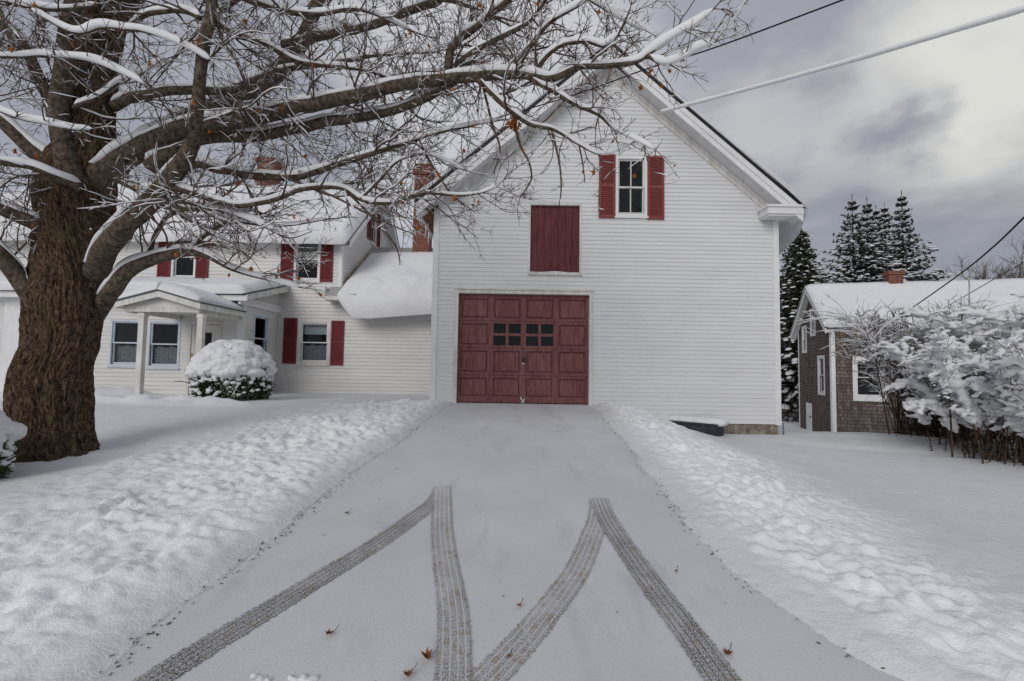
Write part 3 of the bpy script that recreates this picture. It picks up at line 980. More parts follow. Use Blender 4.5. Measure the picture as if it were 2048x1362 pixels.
# gabled entry porch
px, pf, pb, ptop, pw_, psl = -7.76, 10.32, 12.10, 3.16, .96, .275
porch = MB()
for x in (-8.235, -6.93):
    porch.box(x - .06, x + .06, 10.50, 10.62, .62, 2.72)
    porch.box(x - .075, x + .075, 10.485, 10.635, 2.60, 2.68)
porch_o = None
pm = MB()
pm.box(px - .82, px + .82, 10.47, 10.50, 2.68, 2.80)
for sgn in (-1, 1):
    def P(s_, y, dz):
        return np.array([px + sgn * s_, y, ptop - psl * s_ + dz])
    for (y0, y1, d0, d1) in ((pf, pf + .03, -.03, -.16),):
        L8 = [P(0, y0, d0), P(pw_ - .02, y0, d0), P(pw_ - .02, y0, d1), P(0, y0, d1), P(0, y1, d0), P(pw_ - .02, y1, d0), P(pw_ - .02, y1, d1), P(0, y1, d1)]
        pm.add(L8, [[0, 1, 2, 3], [7, 6, 5, 4], [0, 4, 5, 1], [1, 5, 6, 2], [2, 6, 7, 3], [3, 7, 4, 0]])
    pm.box(*sorted((px + sgn * .70, px + sgn * .82)), 10.50, YL - .03, 2.66, 2.80)                # side beams
    xe = px + sgn * (pw_ - .02)
    pm.box(*sorted((xe - .02, xe)), pf + .03, YL - .03, ptop - psl * pw_ - .15, ptop - psl * pw_ - .02)
    pm.quad(P(.80, pf + .03, -.15), P(pw_ - .03, pf + .03, -.15), P(pw_ - .03, YL - .03, -.15), P(.80, YL - .03, -.15))
# pediment boards and ceiling
sd = MB()
siding(sd, Wall((px, 10.478, 0), (1, 0, 0), (0, -1, 0)), lambda z: -(ptop - .12 - z) / psl if z > 2.945 else -.80, lambda z: (ptop - .12 - z) / psl if z > 2.945 else .80, 2.80, ptop - .125, [], .11, .012)
pm.box(px - .70, px + .70, 10.50, YL - .03, 2.765, 2.775)
pm_o = pm.build('porch', TRIMD, house)
for x in (-8.235, -6.93):
    m_ = MB(); m_.box(x - .06, x + .06, 10.502, 10.62, .60, 2.66); m_.box(x - .075, x + .075, 10.487, 10.635, 2.57, 2.655); m_.build('post', TRIMD, pm_o)
    m_ = MB(); m_.blob((x, 10.52, .70), .17, .15, .09, 3, .3); m_.build('post_snow', SNOW, pm_o, True)
sd.build('pediment', SIDING2, pm_o)
m_ = MB()
for sgn in (-1, 1):
    a = np.array([px, pf - .02, ptop]); m_.obox(a, (sgn * pw_, 0, -psl * pw_), (0, YL - pf - .01, 0), (0, 0, -.028))
m_.build('porch_roof', GREEN, pm_o)
for sgn in (-1, 1):
    d = np.array([sgn, 0, -psl]) / math.hypot(1, psl)
    m_ = snow_slab((px, pf - .03, ptop), (0, YL - pf, 0), 24, d, pw_ * math.hypot(1, psl) - (.0 if sgn < 0 else .10), lambda s, t: .19 * (1 - .1 * s) if sgn < 0 else .20 * (1 - .55 * s ** 2), lambda t: .03, lambda t: .02, .04, 17 + sgn)
    m_.build('porch_snow', SNOW, pm_o, True)
lamp = thing('porch_light', 'small round flush lamp under the porch ceiling', 'lamp', (-7.42, 11.3, 2.62))
m_ = MB(); m_._rings(np.array([[(-7.42 + r_ * math.cos(a_), 11.3 + r_ * math.sin(a_), z_) for a_ in np.arange(14) * 2 * math.pi / 14] for r_, z_ in ((.15, 2.72), (.145, 2.70), (.11, 2.665), (.06, 2.635), (.02, 2.622))]), True)
m_.build('lamp_dome', LAMPGL, lamp, True)
m_ = MB(); m_.tube([(-7.42, 11.3, 2.764), (-7.42, 11.3, 2.722)], [.165, .16], 16); m_.build('lamp_rim', TRIMD, lamp, True)

# ------------------------------------------------------------------ SHINGLED SHED
ca, sa = math.cos(math.radians(15)), math.sin(math.radians(15))
C0 = np.array([11.42, 17.0, 0])
UF = np.array([ca, -sa, 0]); UE = np.array([sa, ca, 0])
shed = thing('shingled_shed', 'weathered brown shingled outbuilding with a snowy roof and white trim', 'outbuilding', (11.42, 17.0, -.6))
FL, EL = 11.0, 3.5
WF = Wall(C0, UF, -UE); WE = Wall(C0, UE, -UF)
SEZ, SRZ = 3.32, 4.86
of = []; oe = []
window(WF, shed, .66, 1.66, .62, 2.15, of, TRIM, TRIM, .14, 1, rail=.52)
window(WF, shed, 5.5, 6.5, .62, 2.15, of, TRIM, TRIM, .14, 1, rail=.52)


def ez_(s_, py):
    Y = C0[1] + UE[1] * s_; X = C0[0] + UE[0] * s_
    return at(1024 + FPX * X / Y, py, Y).z


for s_, a, b, hw in ((1.72, 617, 672, .30), (2.74, 652, 706, .29), (.92, 711, 790, .36)):
    window(WE, shed, s_ - hw, s_ + hw, ez_(s_, b), ez_(s_, a), oe, TRIM, TRIM, .10, 1, sill=False)
oe.append((2.0, 2.62, -1.2, ez_(2.3, 806)))
ms_ = MB()
siding(ms_, WF, lambda z: 0, lambda z: FL, -1.0, SEZ, of, .125, .016)
ms_.build('front_wall', SHINGLE, shed)
ms_ = MB()
esl = (SRZ - SEZ) / (EL / 2)
siding(ms_, WE, lambda z: 0 if z < SEZ else (z - SEZ) / esl, lambda z: EL if z < SEZ else EL - (z - SEZ) / esl, -1.375, SRZ - .02, oe, .125, .016, (SEZ,))
ms_.build('end_wall', SHINGLE2, shed)
ms_ = MB(); e = EL
ms_.quad(WF.p(0, -1.2, -EL), WF.p(FL, -1.2, -EL), WF.p(FL, SEZ, -EL), WF.p(0, SEZ, -EL)); ms_.quad(WF.p(FL, -1.2, 0), WF.p(FL, -1.2, -EL), WF.p(FL, SEZ, -EL), WF.p(FL, SEZ, 0))
ms_.build('rear_wall', SHINGLE, shed)
m_ = MB(); WF.box(m_, -.02, .13, -.62, SEZ - .02, .0, .03); WE.box(m_, -.03, .05, -1.0, SEZ - .02, .0, .028); m_.build('corner_board', TRIM, shed)
m_ = MB(); WE.box(m_, EL - .06, EL + .02, -1.3, SEZ, 0, .028); m_.build('corner_board', TRIM, shed)
m_ = MB(); WF.box(m_, -.2, FL + .2, SEZ - .25, SEZ - .02, .002, .035); WF.box(m_, -.28, FL + .2, SEZ - .04, SEZ + .05, .035, .20)
m_.build('frieze_board', TRIM, shed)
dm = MB(); WE.box(dm, 2.0, 2.62, -1.2, ez_(2.3, 806), -.06, .03); sdoor = dm.build('shed_door', TRIM, shed)
dm = MB(); dm.blob(WE.p(2.08, -.2, .05), .03, .03, .03, 2, .02); dm.build('handle', IRON, sdoor, True)
m_ = MB(); rk = MB()
for sgn in (0, 1):
    s0_, s1_ = (EL / 2, -.26) if sgn == 0 else (EL / 2, EL + .26)
    a = WE.p(s0_, SRZ + .10, .26); b = WE.p(s1_, SRZ + .10 - esl * (EL / 2 + .26), .26)
    m_.obox(a, UF * (FL + .5), b - a, (0, 0, -.05))
    L4 = [a - [0, 0, .055], b - [0, 0, .055], b - [0, 0, .24], a - [0, 0, .24]]
    L8 = [np.array(k) + UF * .012 for k in L4] + [np.array(k) + UF * .05 for k in L4]
    rk.add(L8, [[0, 1, 2, 3], [7, 6, 5, 4], [0, 4, 5, 1], [1, 5, 6, 2], [2, 6, 7, 3], [3, 7, 4, 0]])
    rk.quad(a - [0, 0, .20] + UF * .05, b - [0, 0, .20] + UF * .05, b - [0, 0, .20] + UF * .255, a - [0, 0, .20] + UF * .255)
m_.build('roof', EDGE, shed); rk.build('rake_board', TRIM, shed)
for sgn in (0, 1):
    a = WE.p(EL / 2, SRZ + .10, .27); b = WE.p(-.26 if sgn == 0 else EL + .26, SRZ + .10 - esl * (EL / 2 + .26), .27)
    d = (b - a) / np.linalg.norm(b - a)
    m_ = snow_slab(a, UF * (FL + .5), 60, d, np.linalg.norm(b - a), lambda s, t: .12 + .03 * s, lambda t: .03, lambda t: .02, .025, 31 + sgn)
    m_.build('roof_snow', SNOW, shed, True)
cc_ = WE.p(EL / 2, 0, 0) + UF * 2.75
cm = MB()
cm.obox(cc_ - UF * .22 - UE * .22 + [0, 0, SRZ - .3], UF * .44, UE * .44, (0, 0, .75)); cm.obox(cc_ - UF * .265 - UE * .265 + [0, 0, SRZ + .45], UF * .53, UE * .53, (0, 0, .14))
cm.build('chimney', BRICK, shed)

# ------------------------------------------------------------------ GROUND
EDL = np.array([(-60, -3.0), (0, -2.2), (2.14, -1.83), (3.1, -1.72), (4.9, -1.66), (8, -1.36), (9.75, -1.18)])
EDR = np.array([(-60, 5.0), (0, 3.2), (1.5, 2.35), (2.38, 1.70), (3.27, 1.44), (4.6, 1.48), (9.75, 1.66)])


def edl(y):
    return np.interp(y, EDL[:, 0], EDL[:, 1]) + .16 * fbm(np.asarray(y) * 1.5, 3.0, 5)


def edr(y):
    return np.interp(y, EDR[:, 0], EDR[:, 1]) + .16 * fbm(np.asarray(y) * 1.5, 9.0, 5)


def drive_z(x, y):
    y = np.asarray(y, float)
    return .087 * np.minimum(np.maximum(y, -20), 9.72) + .004 * fbm(np.asarray(x) * 3, y * 3, 3)


def base_z(x, y):
    x = np.asarray(x, float); y = np.asarray(y, float)
    yl = np.where(y < 7.5, y, 7.5 + 1.2 * (1 - np.exp(-(y - 7.5) / 1.2)))
    zl = .087 * np.maximum(yl, -20) - .06 * sstep(10, 12.5, y)
    zr = .10 + .022 * (np.minimum(y, 9.7) - 2) - sstep(9.5, 17, y) * .95 + sstep(20, 34, y) * .75
    zr = zr - .035 * np.clip(x - 8, 0, 12)
    t = sstep(1.4, 4.6, x)
    z = zl * (1 - t) + zr * t
    return z + .06 * fbm(x * .5, y * .5, 3)


_blobs = []
for k in range(8500):                           # shovelled chunks along both sides of the drive
    y = 1.2 + 8.6 * rnd.random() ** 1.15
    sd_ = rnd.random() < .5
    dd = rnd.uniform(0, 2.4) ** 1.15
    x = float(edl(y)) - .08 - dd if sd_ else float(edr(y)) + .08 + dd
    if float(vnoise(x * 1.3 + 40, y * 1.3)) < .35 + .10 * dd:
        continue
    r_ = min(.07, .014 * rnd.paretovariate(1.5)) * (.75 + .06 * y)
    _blobs.append((x, y, r_))


def bank(x, y):
    dl = edl(y) - x; dr = x - edr(y)
    d = np.maximum(dl, dr)
    wob = 1 + .8 * fbm(x * .9, y * .9, 3)
    wid = (2.0 + .55 * (x < 0) + 1.3 * fbm(y * .6, np.sign(x) * 5, 3))
    prof = sstep(0, .55, d) * (1 - .95 * sstep(wid * .45, wid * 1.25, d))
    far = (1 - sstep(9.6, 10.3, y)) * sstep(-.5, 1.0, y)
    return d, prof * far, wob


def ground_z(x, y, lumps=True):
    x = np.asarray(x, float); y = np.asarray(y, float)
    d, prof, wob = bank(x, y)
    b = base_z(x, y)
    dz = drive_z(x, y)
    b2 = dz * (1 - sstep(.0, 1.6, d)) + b * sstep(.0, 1.6, d)       # lawns meet the drive level at its edge
    b = np.where((y < 10.2), b2, b)
    rough = fbm(x * 2.2, y * 2.2, 3) * .07 + fbm(x * 5.5 + 3, y * 5.5, 3) * .075 - np.abs(fbm(x * 8, y * 8 + 5, 3)) * .07 + fbm(x * 15, y * 15, 3) * .075
    z = b + .042 * sstep(-.02, .16, d) + prof * (.045 * wob + rough) + .012 * fbm(x * 2.2, y * 2.2, 3)
    z = np.where(d < 0, np.where(y < 10, dz - .05, b), z)
    # shaded hollow round the big tree, walk in front of the porch
    rt_ = np.hypot(x + 5.35, y - 5.6)
    z = z - .05 * np.exp(-((rt_ - .75) / .28) ** 2)
    wk = sstep(-11.5, -10.8, x) * (1 - sstep(-8.1, -7.5, x)) * sstep(9.55, 9.85, y) * (1 - sstep(11.35, 11.9, y))
    z = z * (1 - wk) + (.665 + .01 * fbm(x * 6, y * 6, 3)) * wk
    z = z + .13 * np.exp(-((y - 9.35 + .25 * np.sin(x * .8)) / .22) ** 2) * sstep(-11.8, -10.8, x) * (1 - sstep(-5.6, -4.6, x)) * (1 + 2.2 * fbm(x * 4, y * 4, 3))
    z = z + .16 * np.exp(-((y - 11.95) / .3) ** 2) * sstep(-12, -11, x) * (1 - sstep(-9.6, -8.7, x)) * (1 + 2 * fbm(x * 3, y * 5, 3))
    # faint wheel hollows across the lower right lawn
    for off in (0.0, 1.5):
        yy = 8.1 + off + .05 * x
        z = z - .06 * np.exp(-((y - yy - (x - 6) * -.35) / .25) ** 2) * sstep(4.5, 6, x) * (1 - sstep(14, 16, x))
    return z


def axis(parts):
    a = [np.arange(p, q, s) for p, q, s in parts]
    return np.concatenate(a)


gx = axis([(-400, -100, 60), (-100, -30, 10), (-30, -12, 1.0), (-12, -4.4, .10), (-4.4, -1.0, .024), (-1.0, 1.2, .15), (1.2, 4.6, .024), (4.6, 9.5, .07), (9.5, 16, .16), (16, 40, 1.5), (40, 100, 10), (100, 401, 60)])
gy = axis([(-100, -10, 15), (-10, 1, 1.0), (1, 6.2, .024), (6.2, 10.6, .034), (10.6, 16, .12), (16, 30, .5), (30, 80, 5), (80, 400, 40), (400, 1300, 220)])
X, Y = np.meshgrid(gx, gy, indexing='ij')
Z = ground_z(X, Y)
near = np.zeros_like(Z)
for bx, by, br in _blobs:
    i0, i1 = np.searchsorted(gx, [bx - br, bx + br]); j0, j1 = np.searchsorted(gy, [by - br, by + br])
    if i1 <= i0 or j1 <= j0:
        continue
    r2 = 1 - ((X[i0:i1, j0:j1] - bx) ** 2 + (Y[i0:i1, j0:j1] - by) ** 2) / br ** 2
    h = np.clip(r2, 0, 1) ** .6 * br * .55
    near[i0:i1, j0:j1] = np.maximum(near[i0:i1, j0:j1], h)
d_, p_, _w = bank(X, Y)
Z += near * np.clip(p_ * 1.2, 0, 1)
mb = MB()
mb.grid(np.stack([X, Y, Z], -1), flip=True)
ground = mb.build('ground', GSNOW, None, True, 'structure')
_a = ground.data.attributes.new('churned', 'FLOAT', 'POINT')
_a.data.foreach_set('value', np.clip(p_ * 1.25 * (.75 + .9 * fbm(X * 1.3, Y * 1.3, 3)), 0, 1).ravel().astype(np.float32))

# drive
us = np.linspace(-.5, 1, 2)
yy = axis([(-40, 1, 1.0), (1, 9.67, .05), (9.67, 9.76, .02)])
tt = np.linspace(0, 1, 70)
lo = np.interp(yy, EDL[:, 0], EDL[:, 1]) - .22; hi = np.interp(yy, EDR[:, 0], EDR[:, 1]) + .22
X2 = lo[:, None] * (1 - tt) + hi[:, None] * tt
Y2 = np.repeat(yy[:, None], 70, 1)
mb = MB(); mb.grid(np.stack([X2, Y2, drive_z(X2, Y2)], -1))
drive = mb.build('driveway', DRIVE, None, True, 'structure')
mb = MB()
xw_ = np.linspace(-11.2, -7.6, 40); yw_ = np.linspace(9.7, 11.7, 24); XW, YW = np.meshgrid(xw_, yw_, indexing='ij')
mb.grid(np.stack([XW, YW, np.full_like(XW, .672)], -1), flip=True)
WALKM = noisy('wet_thin_snow_walk', (.16, .165, .175), (.50, .51, .53), 1.6, .6, .3, stretch=(.6, 2, 1), lo=.36, hi=.56)
mb.build('walkway', WALKM, None, True, 'structure')


def on_drive(px, py):
    d = ray(px, py)
    t = 1.6 / (.087 * d.y - d.z)
    return d.x * t, d.y * t


def smooth_path(P, step=.03):
    P = np.asarray(P, float)
    seg = np.linalg.norm(np.diff(P, axis=0), axis=1); s = np.r_[0, np.cumsum(seg)]
    # Catmull-Rom
    Q = []
    n = len(P)
    for i in range(n - 1):
        p0, p1, p2, p3 = P[max(i - 1, 0)], P[i], P[i + 1], P[min(i + 2, n - 1)]
        k = max(2, int(seg[i] / step))
        t = (np.arange(k) / k)[:, None]
        Q.append(.5 * ((2 * p1) + (-p0 + p2) * t + (2 * p0 - 5 * p1 + 4 * p2 - p3) * t ** 2 + (-p0 + 3 * p1 - 3 * p2 + p3) * t ** 3))
    Q.append(P[-1:])
    return np.vstack(Q)


def track_mat(name, dark, ribs, tan):
    m = bpy.data.materials.new(name); m.use_nodes = True; g = NT(m)
    b = g.b; b.inputs['Roughness'].default_value = .85; b.inputs['Specular IOR Level'].default_value = .1
    uvn = g.n('ShaderNodeTexCoord'); sp = g.n('ShaderNodeSeparateXYZ'); g.l(uvn.outputs['UV'], sp.inputs[0])
    U, V = sp.outputs[0], sp.outputs[1]           # U 0..1 across, V metres along
    cbn = g.n('ShaderNodeCombineXYZ'); g.l(g.math('MULTIPLY', U, .23), cbn.inputs[0]); g.l(V, cbn.inputs[1])
    vv = cbn.outputs[0]
    fine = g.noise(vv, 120, 4, .7); mid = g.noise(vv, 22, 4, .6); big = g.noise(vv, 3.0, 3)
    # tread: ribs along, with short cross blocks
    rib = g.math('PINGPONG', g.math('MULTIPLY', U, 5.0), .5)             # 0 at the rib lines
    line = g.ramp(rib, [(.05, (1, 1, 1)), (.13, (0, 0, 0))])
    blk = g.math('PINGPONG', g.math('MULTIPLY', V, 34.0), .5)
    blk = g.math('ADD', blk, g.math('MULTIPLY', mid, .5))
    spk = g.ramp(g.math('ADD', fine, g.math('MULTIPLY', blk, .05)), [(.575 - dark * .06, (0, 0, 0)), (.64 - dark * .06, (1, 1, 1))])
    grow_ = g.ramp(V, [(0, (.25, .25, .25)), (.5, (.8, .8, .8)), (1, (1, 1, 1))])
    spk = g.math('MULTIPLY', spk, g.math('MULTIPLY', g.math('MULTIPLY_ADD', g.ramp(big, [(.35, (0, 0, 0)), (.65, (1, 1, 1))]), .75, .15 + .2 * dark), grow_))
    col = g.mix(spk, (.535, .535, .545), (.10, .094, .088))
    col = g.mix(g.math('MULTIPLY', g.ramp(g.noise(vv, 14, 4, .65), [(.50, (0, 0, 0)), (.68, (1, 1, 1))]), g.math('MULTIPLY', grow_, tan)), col, (.34, .245, .14))
    if ribs > 0:
        col = g.mix(g.math('MULTIPLY', line, ribs), col, (.74, .74, .75))
    else:
        col = g.mix(g.math('MULTIPLY', line, g.math('MULTIPLY', g.ramp(mid, [(.3, (0, 0, 0)), (.6, (1, 1, 1))]), -ribs)), col, (.05, .05, .052))
    g.color(col)
    hgt = g.math('SUBTRACT', g.math('MULTIPLY', line, .6), spk)
    g.bump(hgt, .0025)
    # ragged outer edge
    edge = g.math('PINGPONG', U, .5)
    endf = g.math('MULTIPLY', g.math('MINIMUM', g.math('MULTIPLY', V, 3.5), 1.0), .5)
    edge = g.math('MINIMUM', edge, endf)
    cut = g.math('GREATER_THAN', g.math('ADD', edge, g.math('MULTIPLY', g.math('SUBTRACT', g.noise(vv, 60, 3), .5), .42)), .06)
    tr = g.n('ShaderNodeBsdfTransparent'); mx = g.n('ShaderNodeMixShader')
    g.l(cut, mx.inputs[0]); g.l(tr.outputs[0], mx.inputs[1]); g.l(b.outputs[0], mx.inputs[2])
    g.l(mx.outputs[0], g.t.nodes['Material Output'].inputs[0])
    return m


TK1 = track_mat('tread_print_dark', .95, -.8, .55)
TK2 = track_mat('tread_print_light', .6, .75, .8)
TRK = [  # pixel centre lines, width m, material, lift
    ([(884, 974), (872, 1000), (838, 1028), (760, 1083), (600, 1182), (440, 1278), (300, 1366), (130, 1470)], .185, TK1, .004),
    ([(884, 972), (884, 1010), (884, 1060), (890, 1120), (902, 1190), (908, 1260), (906, 1370), (900, 1480)], .185, TK2, .008),
    ([(1197, 998), (1197, 1030), (1183, 1075), (1152, 1145), (1090, 1230), (1030, 1300), (965, 1370), (880, 1480)], .185, TK2, .004),
    ([(1197, 996), (1212, 1035), (1250, 1095), (1310, 1180), (1378, 1268), (1450, 1370), (1530, 1480)], .185, TK1, .008),
]
for pxs, wd_, m, lift in TRK:
    pp = [on_drive(*p) for p in pxs]; e_ = np.array(pp[-1]) - np.array(pp[-2]); e_ /= np.linalg.norm(e_)
    pp += [tuple(np.array(pp[-1]) + e_ * 1.5), tuple(np.array(pp[-1]) + e_ * 5)]
    P = smooth_path(pp)
    t = np.gradient(P, axis=0); t /= np.linalg.norm(t, axis=1)[:, None]
    nrm = np.stack([-t[:, 1], t[:, 0]], -1)
    cs = np.linspace(-.5, .5, 9)
    XY = P[:, None, :] + nrm[:, None, :] * (cs * wd_)[None, :, None]
    Zt = drive_z(XY[..., 0], XY[..., 1]) + lift
    ln = np.r_[0, np.cumsum(np.linalg.norm(np.diff(P, axis=0), axis=1))]
    uv = np.stack([np.repeat((cs + .5)[None], len(P), 0), np.repeat(ln[:, None], 9, 1)], -1).reshape(-1, 2)
    mb = MB(); mb.grid(np.dstack([XY, Zt]))
    o = mb.build('tyre_track', m, drive, True, uv=uv)

# leaf litter where the banks meet the drive
lm = MB()
for k in range(1100):
    y = rnd.uniform(2.2, 8.2)
    left = rnd.random() < .5
    if rnd.random() > .25 + 1.4 * max(0, float(vnoise(y * 1.4, 50 + 9 * left)) - .35):
        continue
    x = (float(edl(y)) if left else float(edr(y))) + rnd.gauss(0, .03) + (.015 if left else -.015)
    z = float(drive_z(x, y)) + .006 + max(0, ((float(edl(y)) - x) if left else (x - float(edr(y))))) * .25
    a = rnd.uniform(0, 6.28); s_ = rnd.uniform(.003, .011)
    e1 = np.array([math.cos(a), math.sin(a), rnd.uniform(-.2, .6)]) * s_; e2 = np.array([-math.sin(a), math.cos(a), rnd.uniform(-.3, .3)]) * s_ * .45
    p = np.array([x, y, z])
    lm.quad(p - e1 - e2, p + e1 - e2, p + e1 + e2, p - e1 + e2)
lm.build('leaf_litter', noisy('dark_leaf_bits', (.025, .02, .016), (.11, .065, .035), 60, .9, .1), None, kind='stuff')['label'] = 'dark leaf bits along the edges of the drive'

# fallen leaves
LSH = [(0, -.5), (.10, -.32), (.42, -.38), (.30, -.12), (.5, .08), (.26, .10), (.20, .34), (.05, .22), (0, .55), (-.07, .24), (-.24, .32), (-.25, .08), (-.5, .12), (-.32, -.12), (-.4, -.36), (-.12, -.3)]


def leaf(mb, p, s, yaw, curl=.5, tilt=0.0, up=True):
    c_, sn = math.cos(yaw), math.sin(yaw)
    R = Matrix.Rotation(yaw, 3, 'Z') @ Matrix.Rotation(tilt, 3, 'X')
    V = [p]
    for (a, b) in LSH:
        q = R @ Vector((a * s * (1 - .3 * curl), b * s, s * curl * (a * a * 1.6 + .5 * b * b)))
        V.append((p[0] + q.x, p[1] + q.y, p[2] + q.z))
    n = len(LSH)
    mb.add(V, t=[[0, 1 + i, 1 + (i + 1) % n] for i in range(n)])


FL_ = [((853, 1322), .115, 'largest brown curled leaf, beside the inner left tyre track at the bottom', 1.2),
       ((660, 1273), .075, 'dark curled leaf lying alone on bare drive between the two left tyre tracks', .9),
       ((815, 1355), .085, 'dark crumpled leaf at the bottom edge, left of the inner left tyre track', .8),
       ((1037, 1216), .06, 'small orange leaf in the middle of the drive between the inner tyre tracks', .6),
       ((693, 1030), .07, 'small tan leaf near the left snow bank, above the outer left tyre track', .7),
       ((1455, 1312), .085, 'orange brown leaf lying on the outer right tyre track', .5),
       ((1352, 1147), .045, 'tiny red leaf between the outer right tyre track and right snow bank', .5),
       ((1017, 1318), .04, 'tiny dark red leaf lying on the inner right tyre track', .5)]
for (px_, py_), s_, lab, cu in FL_:
    x, y = on_drive(px_, py_)
    z = float(drive_z(x, y)) + .014
    s_ *= .72; t_ = thing('fallen_leaf', lab, 'leaf', (x, y, z), 'fallen leaves on the drive')
    mb = MB(); leaf(mb, (x, y, z), s_, rnd.uniform(0, 6), cu); mb.build('blade', LEAFD if s_ > .045 else LEAFB, t_)
    mb = MB(); mb.tube([(x, y, z), (x + s_ * .4, y + s_ * .35, z + .012), (x + s_ * .6, y + s_ * .6, z + .03)], .0018, 4); mb.build('stalk', TWIG, t_)
for (px_, py_), sz, lab in (((520, 1364), .034, 'small lump of snow at the bottom edge of the drive, left one of the pair'), ((610, 1362), .036, 'small lump of snow at the bottom edge of the drive, right one of the pair')):
    x, y = on_drive(px_, py_)
    mb = MB()
    z = float(drive_z(x, y))
    for k in range(9):
        mb.blob((x + rnd.gauss(0, sz), y + rnd.gauss(0, sz * .5), z + sz * .1), sz * rnd.uniform(.3, .7), sz * rnd.uniform(.3, .7), sz * rnd.uniform(.25, .5), k, .3)
    o = mb.build('snow_lump', SNOW, None, True); tag(o, lab, 'snow lump', 'snow lumps on the drive')
    remesh(o, .007, 2)
# dark trough with a snow cap against the barn
tr_ = thing('planter_trough', 'long dark trough topped with snow against the barn foundation', 'trough', (3.6, 9.4, .3))
mb = MB(); p0 = at(1334, 852, 9.62); p1 = at(1434, 868, 9.0)
du = np.array([p1.x - p0.x, p1.y - p0.y, 0]); Lq = np.linalg.norm(du); du /= Lq; dv = np.array([-du[1], du[0], 0])
o0 = np.array([p0.x, p0.y, .30])
mb.obox(o0, du * Lq, dv * .42, (0, 0, .27)); mb.obox(o0 - du * .02 - dv * .02 + [0, 0, .24], du * (Lq + .04), dv * .46, (0, 0, .035)); mb.build('trough', BLACKPL, tr_)
mb = MB()
for k in range(26):
    q = o0 + du * (Lq * (k % 13) / 12) + dv * (.12 + .2 * (k // 13)) + [0, 0, .30]
    mb.blob(q, .14, .15, .085, k, .12)
o = mb.build('snow_cap', SNOW, tr_, True); remesh(o, .02, 4)

# ------------------------------------------------------------------ BIG MAPLE
TY = 5.6
tb = at(100, 905, TY)
maple = thing('maple_tree', 'large old bare maple with furrowed trunk and snow covered limbs in front yard', 'tree', (tb.x, TY, .42))
ED = [(960, 2, 215), (930, 4, 203), (905, 8, 194), (885, 16, 187), (850, 13, 184), (810, 12, 185), (780, 12, 186), (740, 21, 188), (715, 34, 195), (700, 41, 204), (650, 46, 211), (610, 45, 218), (585, 46, 221), (550, 62, 226), (500, 67, 227),
      (450, 70, 228), (400, 70, 234), (367, 70, 239), (330, 80, 239), (290, 108, 238), (220, 128, 236), (110, 150, 245), (0, 180, 264), (-120, 205, 285), (-300, 240, 310)]
tz = []
for (py, a, b) in ED:
    pa, pb_ = at(a, py, TY), at(b, py, TY)
    tz.append(((pa.z + pb_.z) / 2, (pa.x + pb_.x) / 2, (pb_.x - pa.x) / 2 * .74))
tz = np.array(tz)
zs = np.linspace(tz[0, 0], tz[-1, 0], 420)
cx = np.interp(zs, tz[:, 0], tz[:, 1]); rx = np.interp(zs, tz[:, 0], tz[:, 2])
kk = np.ones(9) / 9
cx = np.convolve(np.pad(cx, 4, 'edge'), kk, 'valid'); rx = np.convolve(np.pad(rx, 4, 'edge'), kk, 'valid')
na = 380
th = np.pi / 2 + np.arange(na) * 2 * np.pi / na
TH, ZZ = np.meshgrid(th, zs)


def ridged(u, v, per):
    """ridged noise periodic in u"""
    def pn(u, v):
        ui = np.floor(u).astype(int); fu = u - ui; fu = fu * fu * (3 - 2 * fu)
        vi = np.floor(v).astype(int); fv = v - vi; fv = fv * fv * (3 - 2 * fv)
        a = _tab[(ui % per) & 255, vi & 255]; b = _tab[((ui + 1) % per) & 255, vi & 255]
        c_ = _tab[(ui % per) & 255, (vi + 1) & 255]; d = _tab[((ui + 1) % per) & 255, (vi + 1) & 255]
        return (a * (1 - fu) + b * fu) * (1 - fv) + (c_ * (1 - fu) + d * fu) * fv
    return pn(u, v)


tw = TH + .28 * (ZZ - .4) + .16 * np.sin(ZZ * 2.2) + .22 * (fbm(np.cos(TH) * 1.3 + 7, ZZ * 1.5 + np.sin(TH), 3))
u1 = tw / (2 * np.pi) * 64
r1 = 1 - np.abs(2 * ridged(u1 + 1.2 * vnoise(TH * 3, ZZ * 6), ZZ * 3.2, 64) - 1)
u2 = tw / (2 * np.pi) * 120
r2_ = 1 - np.abs(2 * ridged(u2, ZZ * 7, 120) - 1)
disp = .040 * (r1 - .5) + .016 * (r2_ - .5) + .09 * fbm(np.cos(TH) * 1.2 + 3, np.sin(TH) * 1.2 + ZZ * 1.4, 3) + .012 * fbm(TH * 8, ZZ * 12, 3)
flare = .20 * np.exp(-(ZZ - tz[0, 0]) / .30) * (.35 + .9 * np.cos(TH * 5 + 1) ** 2)
R_ = rx[:, None] * (1 + .0 * TH) + disp * np.clip(rx[:, None] / .4, .3, 1) + flare * .6
ring = np.stack([cx[:, None] + R_ * np.cos(TH), TY + R_ * .92 * np.sin(TH), ZZ], -1)
mb = MB(); mb._rings(ring, True)
_uv = np.vstack([np.stack([tw * .45, ZZ], -1).reshape(-1, 2), [[0, 0], [0, 0]]])
trunk = mb.build('trunk', BARK, maple, True, uv=_uv)
# a little snow clinging to the trunk and its foot
for (px_, py_, sx, sz_) in ((46, 688, .05, .13), (38, 722, .06, .09), (54, 712, .04, .09), (36, 755, .045, .08), (60, 735, .03, .06)):
    mb = MB(); p = at(px_, py_, 5.42); mb.blob(p, sx, .06, sz_, py_, .5, 14, 10); mb.build('snow_patch', SNOWB, maple, True)

twig = MB(); twsnow = MB(); dleaf = MB()


